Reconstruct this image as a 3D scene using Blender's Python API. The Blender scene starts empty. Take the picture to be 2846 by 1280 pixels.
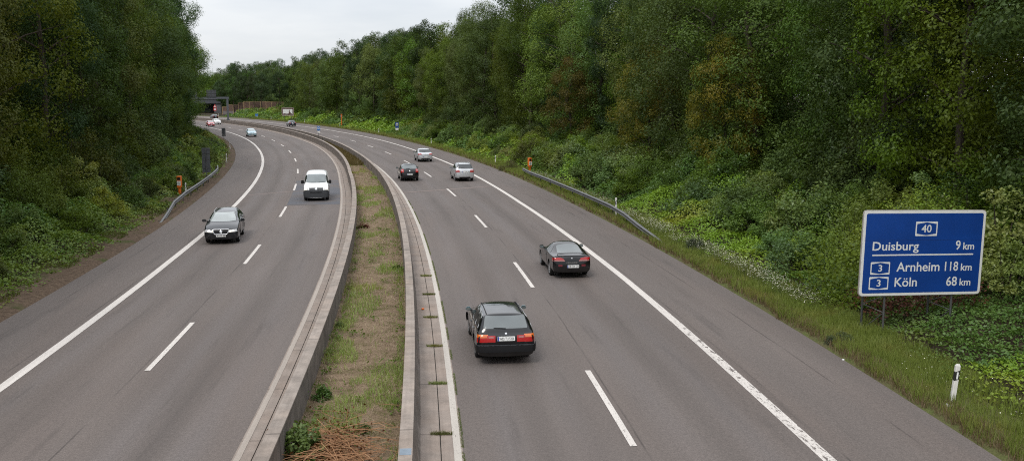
import bpy, bmesh, math, random
import numpy as np
from mathutils import Vector, Matrix
from mathutils.bvhtree import BVHTree

scene = bpy.context.scene
col = scene.collection
R = math.radians

# ------------------------------------------------------------------ helpers
def tag(o, label=None, cat=None, group=None, kind=None):
    if label: o['label'] = label
    if cat: o['category'] = cat
    if group: o['group'] = group
    if kind: o['kind'] = kind
    return o

def link(o, parent=None):
    col.objects.link(o)
    if parent is not None: o.parent = parent
    return o

def empty(name, loc=(0, 0, 0), rz=0.0):
    o = bpy.data.objects.new(name, None)
    o.empty_display_size = 0.3
    o.location = loc; o.rotation_euler = (0, 0, rz)
    col.objects.link(o)
    return o

def mesh_obj(name, verts, faces, mat, parent=None, smooth=False, uv=None):
    me = bpy.data.meshes.new(name)
    me.from_pydata([tuple(v) for v in verts], [], faces)
    if mat is not None:
        for m in (mat if isinstance(mat, (list, tuple)) else [mat]): me.materials.append(m)
    if smooth:
        me.polygons.foreach_set('use_smooth', [True] * len(me.polygons))
    if uv is not None:
        l = me.uv_layers.new(name='UVMap')
        vi = np.empty(len(me.loops), dtype=np.int32); me.loops.foreach_get('vertex_index', vi)
        l.data.foreach_set('uv', np.asarray(uv, dtype=np.float32)[vi].ravel())
    o = bpy.data.objects.new(name, me)
    return link(o, parent)

def np_mesh(name, V, F, mat):
    """quads or tris from numpy arrays -> mesh data"""
    me = bpy.data.meshes.new(name)
    n, k = F.shape
    me.vertices.add(len(V)); me.vertices.foreach_set('co', np.ascontiguousarray(V, dtype=np.float32).ravel())
    me.loops.add(n * k); me.loops.foreach_set('vertex_index', np.ascontiguousarray(F, dtype=np.int32).ravel())
    me.polygons.add(n)
    me.polygons.foreach_set('loop_start', np.arange(0, n * k, k, dtype=np.int32))
    me.update(calc_edges=True)
    if mat is not None: me.materials.append(mat)
    return me

class MB:
    """collects solid primitives, then links them as one mesh object"""
    def __init__(s): s.v = []; s.f = []
    def add(s, V, F):
        b = len(s.v); s.v += [tuple(v) for v in V]; s.f += [tuple(i + b for i in f) for f in F]; return s
    def box(s, c, size, M=None):
        x, y, z = size[0] / 2, size[1] / 2, size[2] / 2
        V = [Vector((i * x, j * y, k * z)) for k in (-1, 1) for j in (-1, 1) for i in (-1, 1)]
        if M is not None: V = [M @ v for v in V]
        V = [v + Vector(c) for v in V]
        return s.add(V, [(0, 2, 3, 1), (4, 5, 7, 6), (0, 1, 5, 4), (2, 6, 7, 3), (0, 4, 6, 2), (1, 3, 7, 5)])
    def tube(s, pts, r, n=8, cap=True):
        pts = [Vector(p) for p in pts]; rs = r if isinstance(r, (list, tuple)) else [r] * len(pts)
        V = []; F = []
        for i, p in enumerate(pts):
            d = (pts[min(i + 1, len(pts) - 1)] - pts[max(i - 1, 0)]).normalized()
            a = d.cross(Vector((0, 0, 1)))
            if a.length < 1e-3: a = Vector((1, 0, 0))
            a.normalize(); b = a.cross(d)
            V += [p + (a * math.cos(t) + b * math.sin(t)) * rs[i] for t in [2 * math.pi * k / n for k in range(n)]]
        for i in range(len(pts) - 1):
            for k in range(n):
                F.append((i * n + k, i * n + (k + 1) % n, (i + 1) * n + (k + 1) % n, (i + 1) * n + k))
        if cap:
            F.append(tuple(range(n))); F.append(tuple(range(len(V) - 1, len(V) - n - 1, -1)))
        return s.add(V, F)
    def prism(s, poly, z0, z1, M=None):
        """2D polygon extruded along local z"""
        n = len(poly)
        V = [Vector((p[0], p[1], z0)) for p in poly] + [Vector((p[0], p[1], z1)) for p in poly]
        if M is not None: V = [M @ v for v in V]
        F = [tuple(range(n - 1, -1, -1)), tuple(range(n, 2 * n))] + [(i, (i + 1) % n, n + (i + 1) % n, n + i) for i in range(n)]
        return s.add(V, F)
    def lathe(s, prof, axis='y', n=24, off=(0, 0, 0)):
        """prof: list of (radius, along-axis)"""
        V = []; F = []
        for r, a in prof:
            for k in range(n):
                t = 2 * math.pi * k / n
                p = (r * math.cos(t), a, r * math.sin(t)) if axis == 'y' else (r * math.cos(t), r * math.sin(t), a)
                V.append((p[0] + off[0], p[1] + off[1], p[2] + off[2]))
        for i in range(len(prof) - 1):
            for k in range(n):
                F.append((i * n + k, i * n + (k + 1) % n, (i + 1) * n + (k + 1) % n, (i + 1) * n + k))
        return s.add(V, F)
    def build(s, name, mat, parent=None, smooth=False, bevel=0.0, angle=None):
        o = mesh_obj(name, s.v, s.f, mat, parent, smooth)
        bm = bmesh.new(); bm.from_mesh(o.data)
        bmesh.ops.recalc_face_normals(bm, faces=bm.faces[:])
        if bevel:
            bmesh.ops.bevel(bm, geom=bm.edges[:], offset=bevel, segments=2, affect='EDGES', clamp_overlap=True)
        bm.to_mesh(o.data); bm.free()
        if smooth:
            o.data.polygons.foreach_set('use_smooth', [True] * len(o.data.polygons))
            o.data.set_sharp_from_angle(angle=R(angle or 40))
        return o

def rounded(poly, r, n=3):
    out = []
    m = len(poly)
    for i in range(m):
        p0, p, p1 = Vector(poly[i - 1]), Vector(poly[i]), Vector(poly[(i + 1) % m])
        a = (p0 - p); b = (p1 - p)
        ra = min(r, a.length * .45, b.length * .45)
        a = p + a.normalized() * ra; b = p + b.normalized() * ra
        for k in range(n + 1):
            t = k / n
            out.append(tuple((1 - t) ** 2 * a + 2 * t * (1 - t) * p + t * t * b))
    return out

def text_mesh(name, body, size, mat, parent, M, width=None, bold=0.0, align='LEFT', depth=0.001):
    """lettering: font outline -> mesh; M places its local xy plane; width squeezes it to a given length"""
    cu = bpy.data.curves.new(name, 'FONT'); cu.body = body; cu.size = size
    cu.offset = bold; cu.extrude = depth; cu.resolution_u = 3; cu.align_x = align
    t = bpy.data.objects.new(name, cu); col.objects.link(t)
    bpy.context.view_layer.update()
    me = bpy.data.meshes.new_from_object(t.evaluated_get(bpy.context.evaluated_depsgraph_get()))
    bpy.data.objects.remove(t); bpy.data.curves.remove(cu)
    me.name = name
    xs = [v.co.x for v in me.vertices]
    k = 1.0
    if width and xs:
        k = width / max(1e-6, max(xs) - min(xs))
    x0 = min(xs) if xs else 0
    for v in me.vertices:
        x = (v.co.x - x0) * k if width else v.co.x
        v.co = M @ Vector((x, v.co.y, v.co.z))
    me.materials.clear(); me.materials.append(mat)
    o = bpy.data.objects.new(name, me)
    return link(o, parent)

# ------------------------------------------------------------------ numpy value noise
_rng = np.random.RandomState(7)
_TAB = _rng.rand(256, 256)
def vnoise(x, y):
    x = np.asarray(x, float); y = np.asarray(y, float)
    xi = np.floor(x).astype(int); yi = np.floor(y).astype(int)
    fx = x - xi; fy = y - yi
    fx = fx * fx * (3 - 2 * fx); fy = fy * fy * (3 - 2 * fy)
    g = lambda a, b: _TAB[a & 255, b & 255]
    return (g(xi, yi) * (1 - fx) + g(xi + 1, yi) * fx) * (1 - fy) + (g(xi, yi + 1) * (1 - fx) + g(xi + 1, yi + 1) * fx) * fy
def fbm(x, y, o=3):
    a = 0; w = 0.5; t = 0
    for i in range(o):
        a = a + w * vnoise(x * 2 ** i + 17.3 * i, y * 2 ** i + 5.1 * i); t += w; w *= .5
    return a / t

# ------------------------------------------------------------------ materials
class NT:
    def __init__(s, name):
        s.m = bpy.data.materials.new(name); s.m.use_nodes = True
        s.t = s.m.node_tree; s.t.nodes.clear()
        s.out = s.n('ShaderNodeOutputMaterial')
    def n(s, typ, **kw):
        nd = s.t.nodes.new(typ)
        for k, v in kw.items(): setattr(nd, k, v)
        return nd
    def l(s, a, b): s.t.links.new(a, b)
    def val(s, sock, v):
        if hasattr(v, 'is_output') or isinstance(v, bpy.types.NodeSocket): s.l(v, sock)
        else: sock.default_value = v
    def noise(s, vec, scale, detail=2, rough=.5):
        nd = s.n('ShaderNodeTexNoise'); nd.inputs['Scale'].default_value = scale
        nd.inputs['Detail'].default_value = detail; nd.inputs['Roughness'].default_value = rough
        if vec is not None: s.l(vec, nd.inputs['Vector'])
        return nd.outputs['Fac']
    def ramp(s, fac, stops):
        nd = s.n('ShaderNodeValToRGB'); s.l(fac, nd.inputs['Fac'])
        e = nd.color_ramp.elements
        while len(e) > 1: e.remove(e[-1])
        e[0].position = stops[0][0]; e[0].color = (*stops[0][1], 1)
        for p, c in stops[1:]:
            k = e.new(p); k.color = (*c, 1)
        return nd.outputs['Color']
    def mr(s, v, a, b, c, d):
        nd = s.n('ShaderNodeMapRange'); s.val(nd.inputs[0], v)
        for i, x in enumerate((a, b, c, d)): s.val(nd.inputs[i + 1], x)
        return nd.outputs[0]
    def math(s, op, a, b=0.0, clamp=False):
        nd = s.n('ShaderNodeMath', operation=op); nd.use_clamp = clamp
        s.val(nd.inputs[0], a); s.val(nd.inputs[1], b)
        return nd.outputs[0]
    def mix(s, fac, a, b, mode='MIX'):
        nd = s.n('ShaderNodeMix', data_type='RGBA', blend_type=mode)
        s.val(nd.inputs[0], fac)
        for i, x in ((6, a), (7, b)):
            if isinstance(x, bpy.types.NodeSocket): s.l(x, nd.inputs[i])
            else: nd.inputs[i].default_value = (*x, 1)
        return nd.outputs[2]
    def scale(s, colr, f):
        """multiply a colour by a scalar socket"""
        nd = s.n('ShaderNodeVectorMath', operation='SCALE'); s.val(nd.inputs[0], colr); s.val(nd.inputs['Scale'], f)
        return nd.outputs[0]
    def pos(s): return s.n('ShaderNodeNewGeometry').outputs['Position']
    def mapping(s, vec, sc):
        nd = s.n('ShaderNodeMapping'); s.l(vec, nd.inputs['Vector']); nd.inputs['Scale'].default_value = sc
        return nd.outputs[0]
    def bump(s, h, strength, dist=.01):
        nd = s.n('ShaderNodeBump'); s.l(h, nd.inputs['Height']); nd.inputs['Strength'].default_value = strength
        nd.inputs['Distance'].default_value = dist
        return nd.outputs[0]
    def principled(s, color, rough=.6, metal=0.0, spec=.5, normal=None, coat=0.0, ior=1.5, emit=None, es=0.0):
        p = s.n('ShaderNodeBsdfPrincipled')
        if isinstance(color, bpy.types.NodeSocket): s.l(color, p.inputs['Base Color'])
        else: p.inputs['Base Color'].default_value = (*color, 1)
        s.val(p.inputs['Roughness'], rough); p.inputs['Metallic'].default_value = metal
        p.inputs['Specular IOR Level'].default_value = spec; p.inputs['IOR'].default_value = ior
        p.inputs['Coat Weight'].default_value = coat; p.inputs['Coat Roughness'].default_value = .04
        if normal is not None: s.l(normal, p.inputs['Normal'])
        if emit: p.inputs['Emission Color'].default_value = (*emit, 1); p.inputs['Emission Strength'].default_value = es
        s.l(p.outputs[0], s.out.inputs[0])
        return s.m

def simple(name, color, rough=.6, var=.12, scale=6.0, **kw):
    """plain surface with a little procedural unevenness"""
    t = NT(name)
    tc = t.n('ShaderNodeTexCoord').outputs['Object']
    f = t.mr(t.noise(tc, scale, 3), .3, .7, 1 - var, 1 + var)
    return t.principled(t.scale(t.n_rgb(color), f), rough, **kw)
def _rgb(s, c):
    nd = s.n('ShaderNodeRGB'); nd.outputs[0].default_value = (*c, 1); return nd.outputs[0]
NT.n_rgb = _rgb
# ------------------------------------------------------------------ road geometry (metres; camera stands at the origin, road runs along +Y and bends left)
_Y = np.arange(-70.0, 560.0, .25)
_y = _Y / 100
_X = ((-0.4482 * _y - 7.1951) * _y - 6.2025) * _y + 4.3854
_S = np.concatenate([[0], np.cumsum(np.hypot(np.diff(_X), np.diff(_Y)))]); _S -= np.interp(0, _Y, _S)
_D = np.gradient(_X, _Y); _TX = _D / np.sqrt(1 + _D * _D); _TY = 1 / np.sqrt(1 + _D * _D)
S0, S1 = -55.0, 560.0

def pos(s, d):
    """point at distance s along the right-hand lane line and d metres to its right"""
    s = np.asarray(s, float)
    x = np.interp(s, _S, _X); y = np.interp(s, _S, _Y); tx = np.interp(s, _S, _TX); ty = np.interp(s, _S, _TY)
    return x + d * ty, y - d * tx
def head(s):
    """angle of the road direction about z"""
    return math.atan2(float(np.interp(s, _S, _TY)), float(np.interp(s, _S, _TX)))
def P3(s, d, z=0.0):
    x, y = pos(s, d); return (float(x), float(y), z)

def tab(*kv):
    k = np.array(kv, float); return lambda s: np.interp(s, k[:, 0], k[:, 1])
med = tab((90, 0), (108, .28), (132, .62), (155, .85))          # the median moves right in the bend
R_IN = lambda s: -3.90 - tab((90, 0), (125, .2))(s)
R_LINE = tab((20, 4.10), (40, 4.24), (70, 4.22), (95, 4.45), (130, 4.52), (165, 5.0), (230, 5.2))
R_OUT = tab((15, 7.83), (30, 7.95), (70, 7.92), (100, 8.12), (140, 8.25), (160, 8.5), (190, 8.9), (226, 9.8), (260, 10.7), (300, 11.8))
L_IN = lambda s: -8.98 + med(s)
L_DASH = tab((20, -12.74), (100, -12.80), (180, -12.93))
L_LINE = tab((27, -16.28), (48, -16.45), (90, -16.53), (120, -16.69), (150, -16.95), (210, -17.1))
L_OUT = tab((30, -19.5), (60, -19.5), (85, -19.78), (120, -20.02), (150, -20.33), (190, -20.75), (220, -20.85))

def grid(name, sv, dfun, nd, zfun, mat, kind='structure', smooth=False):
    """sheet between two offset lines, uv in metres"""
    sv = np.asarray(sv); V = []; UV = []
    t = np.linspace(0, 1, nd)
    d0, d1 = dfun(sv)
    d0 = np.broadcast_to(d0, sv.shape); d1 = np.broadcast_to(d1, sv.shape)
    D = d0[:, None] * (1 - t) + d1[:, None] * t
    SS = np.repeat(sv[:, None], nd, 1)
    X, Y = pos(SS, D)
    Z = zfun(SS, D) if callable(zfun) else np.full_like(X, zfun)
    V = np.stack([X, Y, Z], -1).reshape(-1, 3); UV = np.stack([D, SS], -1).reshape(-1, 2)
    F = [(i * nd + j, i * nd + j + 1, (i + 1) * nd + j + 1, (i + 1) * nd + j) for i in range(len(sv) - 1) for j in range(nd - 1)]
    o = mesh_obj(name, V, F, mat, smooth=smooth, uv=UV)
    if kind: tag(o, kind=kind)
    return o

def sweep(name, prof, sv, shift, mat):
    """closed profile of (offset, height) pulled along the road"""
    n = len(prof); V = []; UV = []
    L = [0.0]
    for a, b in zip(prof[:-1], prof[1:]): L.append(L[-1] + math.hypot(b[0] - a[0], b[1] - a[1]))
    for s in sv:
        h = float(shift(s))
        for (d, z), l in zip(prof, L):
            x, y = pos(s, d + h); V.append((float(x), float(y), z)); UV.append((l, s))
    F = []
    for i in range(len(sv) - 1):
        for k in range(n):
            F.append((i * n + k, (i + 1) * n + k, (i + 1) * n + (k + 1) % n, i * n + (k + 1) % n))
    F.append(tuple(range(n))); F.append(tuple(range(len(V) - 1, len(V) - n - 1, -1)))
    o = mesh_obj(name, V, F, mat, uv=UV)
    bm = bmesh.new(); bm.from_mesh(o.data); bmesh.ops.recalc_face_normals(bm, faces=bm.faces[:]); bm.to_mesh(o.data); bm.free()
    return o

def svals(a, b, near=1.0, far=4.0):
    out = [a]
    while out[-1] < b: out.append(out[-1] + (near if out[-1] < 60 else 2.0 if out[-1] < 160 else far))
    out[-1] = b
    return np.array(out)

# ---- surfaces
def asphalt(name, base, centres, seams=()):
    t = NT(name)
    uv = t.n('ShaderNodeUVMap').outputs[0]
    sp = t.n('ShaderNodeSeparateXYZ'); t.l(uv, sp.inputs[0]); d = sp.outputs[0]
    p = t.pos()
    grain = t.noise(p, 34, 3, .7)
    grain2 = t.noise(p, 9, 2, .6)
    blot = t.noise(t.mapping(uv, (.35, .05, 1)), 1.0, 4)
    streak = t.noise(t.mapping(uv, (2.6, .035, 1)), 1.0, 3)
    fine = t.noise(t.mapping(uv, (9.0, .10, 1)), 1.0, 2)
    f = t.mr(grain, .25, .75, .72, 1.28)
    f = t.math('MULTIPLY', f, t.mr(grain2, .3, .7, .93, 1.07))
    f = t.math('MULTIPLY', f, t.mr(t.noise(p, 17, 2, .7), .3, .7, .88, 1.12))
    f = t.math('MULTIPLY', f, t.mr(blot, .3, .7, .86, 1.10))
    f = t.math('MULTIPLY', f, t.mr(streak, .3, .7, .965, 1.03))
    f = t.math('MULTIPLY', f, t.mr(fine, .35, .65, .99, 1.01))
    # polished wheel tracks are lighter and a little bluer, the oily lane middles darker
    tr = None; mid = None
    for c in centres:
        q = t.math('SUBTRACT', d, c)
        a = t.math('ABSOLUTE', q)
        wt = t.mr(t.math('ABSOLUTE', t.math('SUBTRACT', a, .85)), 0, .55, 1, 0)
        md = t.mr(a, 0, .5, 1, 0)
        tr = wt if tr is None else t.math('MAXIMUM', tr, wt)
        mid = md if mid is None else t.math('MAXIMUM', mid, md)
    wob = t.mr(t.noise(t.mapping(uv, (.2, .02, 1)), 1.0, 3), .3, .65, .2, 1)
    f = t.math('MULTIPLY', f, t.math('SUBTRACT', 1.0, t.math('MULTIPLY', t.math('MULTIPLY', mid, wob), .22)))
    c = t.mix(t.math('MULTIPLY', t.math('MULTIPLY', tr, wob), .8), base, tuple(base[i] * k for i, k in enumerate((1.08, 1.12, 1.18))))
    warm = t.noise(t.mapping(uv, (.5, .06, 1)), 1.0, 2)
    c = t.mix(t.mr(warm, .45, .7, 0, .45), c, tuple(base[i] * k for i, k in enumerate((1.05, .98, .93))))
    # small dark scuffs and skid traces
    sk = t.mr(t.noise(t.mapping(uv, (1.6, .10, 1)), 1.0, 5, .65), .57, .70, 0, .46)
    c = t.mix(sk, c, tuple(b * .55 for b in base))
    sm = None
    for q in seams:
        w_ = t.math('ABSOLUTE', t.math('ADD', t.math('SUBTRACT', d, q), t.math('MULTIPLY', t.math('SUBTRACT', t.noise(t.mapping(uv, (0, .25, 1)), 1.0, 3), .5), .10)))
        l_ = t.mr(w_, .012, .035, 1, 0); sm = l_ if sm is None else t.math('MAXIMUM', sm, l_)
    sm = t.math('MULTIPLY', sm, t.mr(t.noise(t.mapping(uv, (1, .3, 1)), 1.0, 3), .42, .6, 0, .42))
    f = t.math('MULTIPLY', f, t.math('SUBTRACT', 1.0, sm))
    c = t.scale(c, f)
    return t.principled(c, t.mr(grain, .3, .7, .75, .9), spec=.35, normal=t.bump(grain, .25, .006))
ASPH = (.115, .0965, .087)
M_ROAD_R = asphalt('asphalt_right_carriageway', ASPH, (-1.95, 2.05), (.22, 4.55, 6.6))
M_ROAD_L = asphalt('asphalt_left_carriageway', tuple(a * 1.03 for a in ASPH), (-10.9, -14.65), (-12.98, -16.75, -18.6))

def concrete(name, base, joint=0, groove=None, stain=1.0, dark_low=None):
    t = NT(name)
    uv = t.n('ShaderNodeUVMap').outputs[0]; p = t.pos()
    sp = t.n('ShaderNodeSeparateXYZ'); t.l(uv, sp.inputs[0])
    f = t.mr(t.noise(p, 40, 3, .7), .3, .7, .88, 1.12)
    f = t.math('MULTIPLY', f, t.mr(t.noise(p, 1.6, 5, .65), .3, .7, 1 - .22 * stain, 1 + .16 * stain))
    c = t.mix(t.mr(t.noise(p, .7, 3), .4, .7, 0, .5), base, (base[0] * 1.02, base[1] * .93, base[2] * .86))
    str_ = t.noise(t.mapping(uv, (14, .25, 1)), 1.0, 3)
    f = t.math('MULTIPLY', f, t.mr(str_, .35, .65, .93, 1.05))
    if joint:
        m = t.math('ABSOLUTE', t.math('SUBTRACT', t.math('MODULO', t.math('ADD', sp.outputs[1], 400.0), joint), joint / 2))
        f = t.math('MULTIPLY', f, t.mr(m, .015, .03, .42, 1))
    c = t.scale(c, f)
    return t.principled(c, .85, spec=.3, normal=t.bump(t.noise(p, 30, 3), .25, .006))
M_CONC = concrete('gutter_concrete', (.24, .20, .172), 4.0)
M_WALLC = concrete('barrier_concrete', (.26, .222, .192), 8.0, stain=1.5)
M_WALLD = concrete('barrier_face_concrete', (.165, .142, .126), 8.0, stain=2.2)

sv = svals(S0, S1)
grid('road', sv, lambda s: (R_IN(s), R_OUT(s)), 25, lambda s, d: 0.0 * s + .01 * vnoise(s * .1, d * .5), M_ROAD_R)
grid('road', sv, lambda s: (L_OUT(s), L_IN(s)), 25, lambda s, d: 0.0 * s + .01 * vnoise(s * .1, d * .5), M_ROAD_L)

# gutters beside the barriers: two slabs with an open joint between
SEAM_R = -4.39; SEAM_L = -8.55
mshift = med
wshift = lambda s: -tab((90, 0), (125, .2))(s)
sweep('gutter', [(-3.9, .0), (-3.9, .022), (SEAM_R + .012, .012), (SEAM_R + .012, -.1), (-3.9, -.1)], sv, wshift, M_CONC); tag(bpy.context.scene.objects[-1] if False else col.objects[-1], kind='structure')
sweep('gutter', [(SEAM_R - .012, .012), (-4.9, .035), (-4.9, -.1), (SEAM_R - .012, -.1)], sv, wshift, M_CONC); tag(col.objects[-1], kind='structure')
sweep('gutter', [(-8.98, .0), (-8.98, .022), (SEAM_L - .012, .012), (SEAM_L - .012, -.1), (-8.98, -.1)], sv, mshift, M_CONC); tag(col.objects[-1], kind='structure')
sweep('gutter', [(SEAM_L + .012, .012), (-8.10, .035), (-8.10, -.1), (SEAM_L + .012, -.1)], sv, mshift, M_CONC); tag(col.objects[-1], kind='structure')
tag(sweep('seam', [(SEAM_R - .02, -.09), (SEAM_R + .02, -.09), (SEAM_R + .02, -.02), (SEAM_R - .02, -.02)], sv, wshift, simple('joint_dirt', (.03, .026, .02), .95)), kind='structure')
tag(sweep('seam', [(SEAM_L - .02, -.09), (SEAM_L + .02, -.09), (SEAM_L + .02, -.02), (SEAM_L - .02, -.02)], sv, mshift, bpy.data.materials['joint_dirt']), kind='structure')

HW = .88
b1 = empty('concrete_barrier', P3(20, -5.0)); tag(b1, 'long low concrete barrier with a narrow top along the carriageway of the departing cars', 'barrier')
b2 = empty('concrete_barrier', P3(20, -7.9)); tag(b2, 'long low concrete barrier along the carriageway of the oncoming white van', 'barrier')
def barrier(root, prof, cap, shift, s0, s1):
    inv = root.matrix_basis.inverted()
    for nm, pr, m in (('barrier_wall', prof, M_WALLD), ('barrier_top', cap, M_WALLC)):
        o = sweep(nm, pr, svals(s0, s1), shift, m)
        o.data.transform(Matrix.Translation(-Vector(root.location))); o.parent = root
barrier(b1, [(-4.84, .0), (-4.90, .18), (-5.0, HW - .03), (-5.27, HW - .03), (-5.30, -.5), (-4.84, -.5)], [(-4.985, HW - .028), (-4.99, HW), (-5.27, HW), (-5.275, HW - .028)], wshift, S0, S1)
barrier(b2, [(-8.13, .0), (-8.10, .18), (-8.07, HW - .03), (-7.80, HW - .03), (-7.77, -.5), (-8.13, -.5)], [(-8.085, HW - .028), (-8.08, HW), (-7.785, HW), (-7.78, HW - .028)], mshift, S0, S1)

# ---- painted markings
def paintmat(name, wear, chip=None, col=(.56, .52, .48)):
    t = NT(name); p = t.pos(); uv = t.n('ShaderNodeUVMap').outputs[0]
    sp = t.n('ShaderNodeSeparateXYZ'); t.l(uv, sp.inputs[0])
    f = t.mr(t.noise(p, 22, 3, .7), .3, .7, .86, 1.08)
    f = t.math('MULTIPLY', f, t.mr(t.noise(t.mapping(uv, (3, .2, 1)), 1, 3), .3, .7, .9, 1.06))
    c = t.scale(t.n_rgb(col), f)
    if wear:
        w = t.math('ADD', t.mr(t.noise(p, 26, 4, .75), wear - .03, wear + .03, 0, 1), t.mr(t.noise(t.mapping(uv, (22, 3, 1)), 1, 3), wear + .03, wear + .09, 0, 1), clamp=True)
        if chip:   # heavily worn near stretch
            near = t.mr(sp.outputs[1], chip - 4, chip + 4, 1, 0)
            e = t.mr(t.noise(t.mapping(uv, (7, 2.2, 1)), 1, 4, .7), .55, .60, 0, 1)
            w = t.math('MAXIMUM', t.math('MULTIPLY', w, .35), t.math('MULTIPLY', near, t.math('MAXIMUM', w, t.math('MULTIPLY', e, t.mr(sp.outputs[0], .02, .10, 0, 1)))))
        c = t.mix(w, c, ASPH)
    return t.principled(c, .7, spec=.3)
M_LINE = paintmat('road_paint', .66); M_LINEW = paintmat('road_paint_chipped', .60, 33); M_DASH = paintmat('road_paint_dash', .62)

def line(name, sv, off, w, mat, z=.016):
    V = []; UV = []; F = []
    rr = random.Random(3)
    for i, s in enumerate(sv):
        o = float(off(s)); j = (rr.random() - .5) * .012
        for k in (0, 1):
            x, y = pos(s, o - w / 2 + w * k + j * .5); V.append((float(x), float(y), z)); UV.append((w * k, s))
        if i: F.append((2 * i - 2, 2 * i - 1, 2 * i + 1, 2 * i))
    return tag(mesh_obj(name, V, F, mat, uv=UV), kind='structure')
fine = np.concatenate([np.arange(S0, 60, .35), np.arange(60, 200, 1.0), np.arange(200, S1, 3.0)])
line('road_marking', fine, R_LINE, .30, M_LINEW); line('road_marking', fine, L_LINE, .30, M_LINE)
line('road_marking', fine, lambda s: -4.02 + wshift(s), .17, paintmat('road_paint_old', .64, col=(.43, .395, .35)), z=.026)
line('road_marking', fine, lambda s: -8.87 + mshift(s), .14, paintmat('road_paint_faint', 0, col=(.33, .285, .245)), z=.026)
def dashes(s0, period, n, off, w):
    V = []; UV = []; F = []
    for k in range(-3, n):
        a = s0 + k * period
        sub = np.linspace(a, a + 6.05, 9)
        b = len(V)
        for i, s in enumerate(sub):
            for q in (0, 1):
                x, y = pos(s, float(off(s)) - w / 2 + w * q); V.append((float(x), float(y), .016)); UV.append((w * q, s))
            if i: F.append((b + 2 * i - 2, b + 2 * i - 1, b + 2 * i + 1, b + 2 * i))
    tag(mesh_obj('lane_marking', V, F, M_DASH, uv=UV), kind='structure')
dashes(20.85, 18.15, 26, lambda s: 0 * s, .165)
dashes(28.2, 18.05, 26, L_DASH, .165)

# repaired asphalt under the van, and the pale transverse joint across both carriageways
t = NT('asphalt_patch'); p = t.pos()
M_PATCH = t.principled(t.scale(t.mix(t.mr(t.noise(p, .45, 4), .42, .62, 0, .75), (.083, .084, .094), ASPH), t.mr(t.noise(p, 30, 3, .7), .3, .7, .85, 1.15)), .8, spec=.3)
ps = np.linspace(71.2, 91.5, 24)
grid('road_patch', ps, lambda s: (L_DASH(s) - .02 + 0 * s, L_IN(s) - .02), 6, .0125, M_PATCH)
t = NT('joint_filler'); p = t.pos()
M_JOINT = t.principled(t.scale(t.n_rgb((.165, .128, .113)), t.mr(t.noise(p, 20, 3), .3, .7, .85, 1.15)), .85)
def cross(s_a, s_b, d0, d1, w):
    V = []; UV = []; F = []
    for i, q in enumerate(np.linspace(0, 1, 14)):
        s = s_a + (s_b - s_a) * q; d = d0 + (d1 - d0) * q
        for k in (0, 1):
            x, y = pos(s + k * w, d); V.append((float(x), float(y), .0125)); UV.append((d, s))
        if i: F.append((2 * i - 2, 2 * i - 1, 2 * i + 1, 2 * i))
    tag(mesh_obj('road_joint', V, F, M_JOINT, uv=UV), kind='structure')
cross(78.4, 82.6, -3.95, 4.0, .55); cross(78.9, 81.2, -16.2, -12.9, .45)
# faint blue paint patch on the near end of the barrier top
# ------------------------------------------------------------------ terrain
def z_right(s, d):
    e = d - R_OUT(s)
    z = np.interp(e, [-1, 0, .25, 1.6, 3.0, 5, 9, 14, 24, 60, 120], [-.12, -.05, .03, .10, .20, .55, 1.25, 2.0, 2.7, 3.4, 4.0])
    k = np.interp(s, [60, 300, 352, 382], [1.0, .85, .8, .12])
    return z * k + np.clip((e - 1) / 6, 0, 1) * .5 * (fbm(s * .12 + 3, d * .12) - .5)
def z_left(s, d):
    e = L_OUT(s) - d
    z = np.interp(e, [-1, 0, .25, 1.3, 2.4, 5, 10, 16, 30, 60, 120], [-.12, -.05, .02, .05, .15, .75, 1.9, 2.9, 3.6, 4.2, 5])
    return z + np.clip((e - 1) / 6, 0, 1) * .5 * (fbm(s * .12 + 30, d * .12 + 9) - .5)

t = NT('bank_soil'); p = t.pos()
c = t.ramp(t.noise(p, .8, 6, .65), [(.3, (.022, .017, .011)), (.5, (.035, .027, .016)), (.7, (.022, .03, .010))])
M_SOIL = t.principled(t.scale(c, t.mr(t.noise(p, 14, 4, .7), .3, .7, .6, 1.4)), .95, spec=.1)
t = NT('verge_grass_soil'); p = t.pos()
c = t.ramp(t.noise(p, 1.4, 6, .7), [(.3, (.085, .070, .040)), (.48, (.075, .075, .030)), (.62, (.07, .085, .025)), (.75, (.12, .10, .055))])
M_VERGE = t.principled(t.scale(c, t.mr(t.noise(p, 20, 4, .7), .3, .7, .6, 1.4)), .95, spec=.1)
t = NT('leaf_litter'); p = t.pos()
c = t.ramp(t.noise(p, 5, 6, .75), [(.3, (.045, .032, .022)), (.48, (.092, .064, .044)), (.6, (.12, .085, .058)), (.75, (.155, .115, .085))])
c = t.mix(t.mr(t.noise(p, .5, 4), .55, .66, 0, .75), c, (.045, .06, .015))
M_LITTER = t.principled(t.scale(c, t.mr(t.noise(p, 30, 4, .7), .3, .7, .6, 1.4)), .95, spec=.1, normal=t.bump(t.noise(p, 18, 4), .6, .03))
t = NT('median_soil'); p = t.pos()
c = t.ramp(t.noise(p, 1.1, 7, .7), [(.28, (.050, .056, .016)), (.38, (.090, .076, .034)), (.48, (.145, .104, .068)), (.62, (.19, .138, .092)), (.74, (.085, .06, .042))])
straw = t.noise(t.mapping(p, (30, 9, 1)), 1, 3, .6)
c = t.mix(t.mr(straw, .58, .68, 0, .6), c, (.30, .23, .14))
M_MED = t.principled(t.scale(c, t.mr(t.noise(p, 24, 4, .75), .3, .7, .62, 1.35)), .95, spec=.1, normal=t.bump(t.noise(p, 14, 5), .7, .04))

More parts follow.
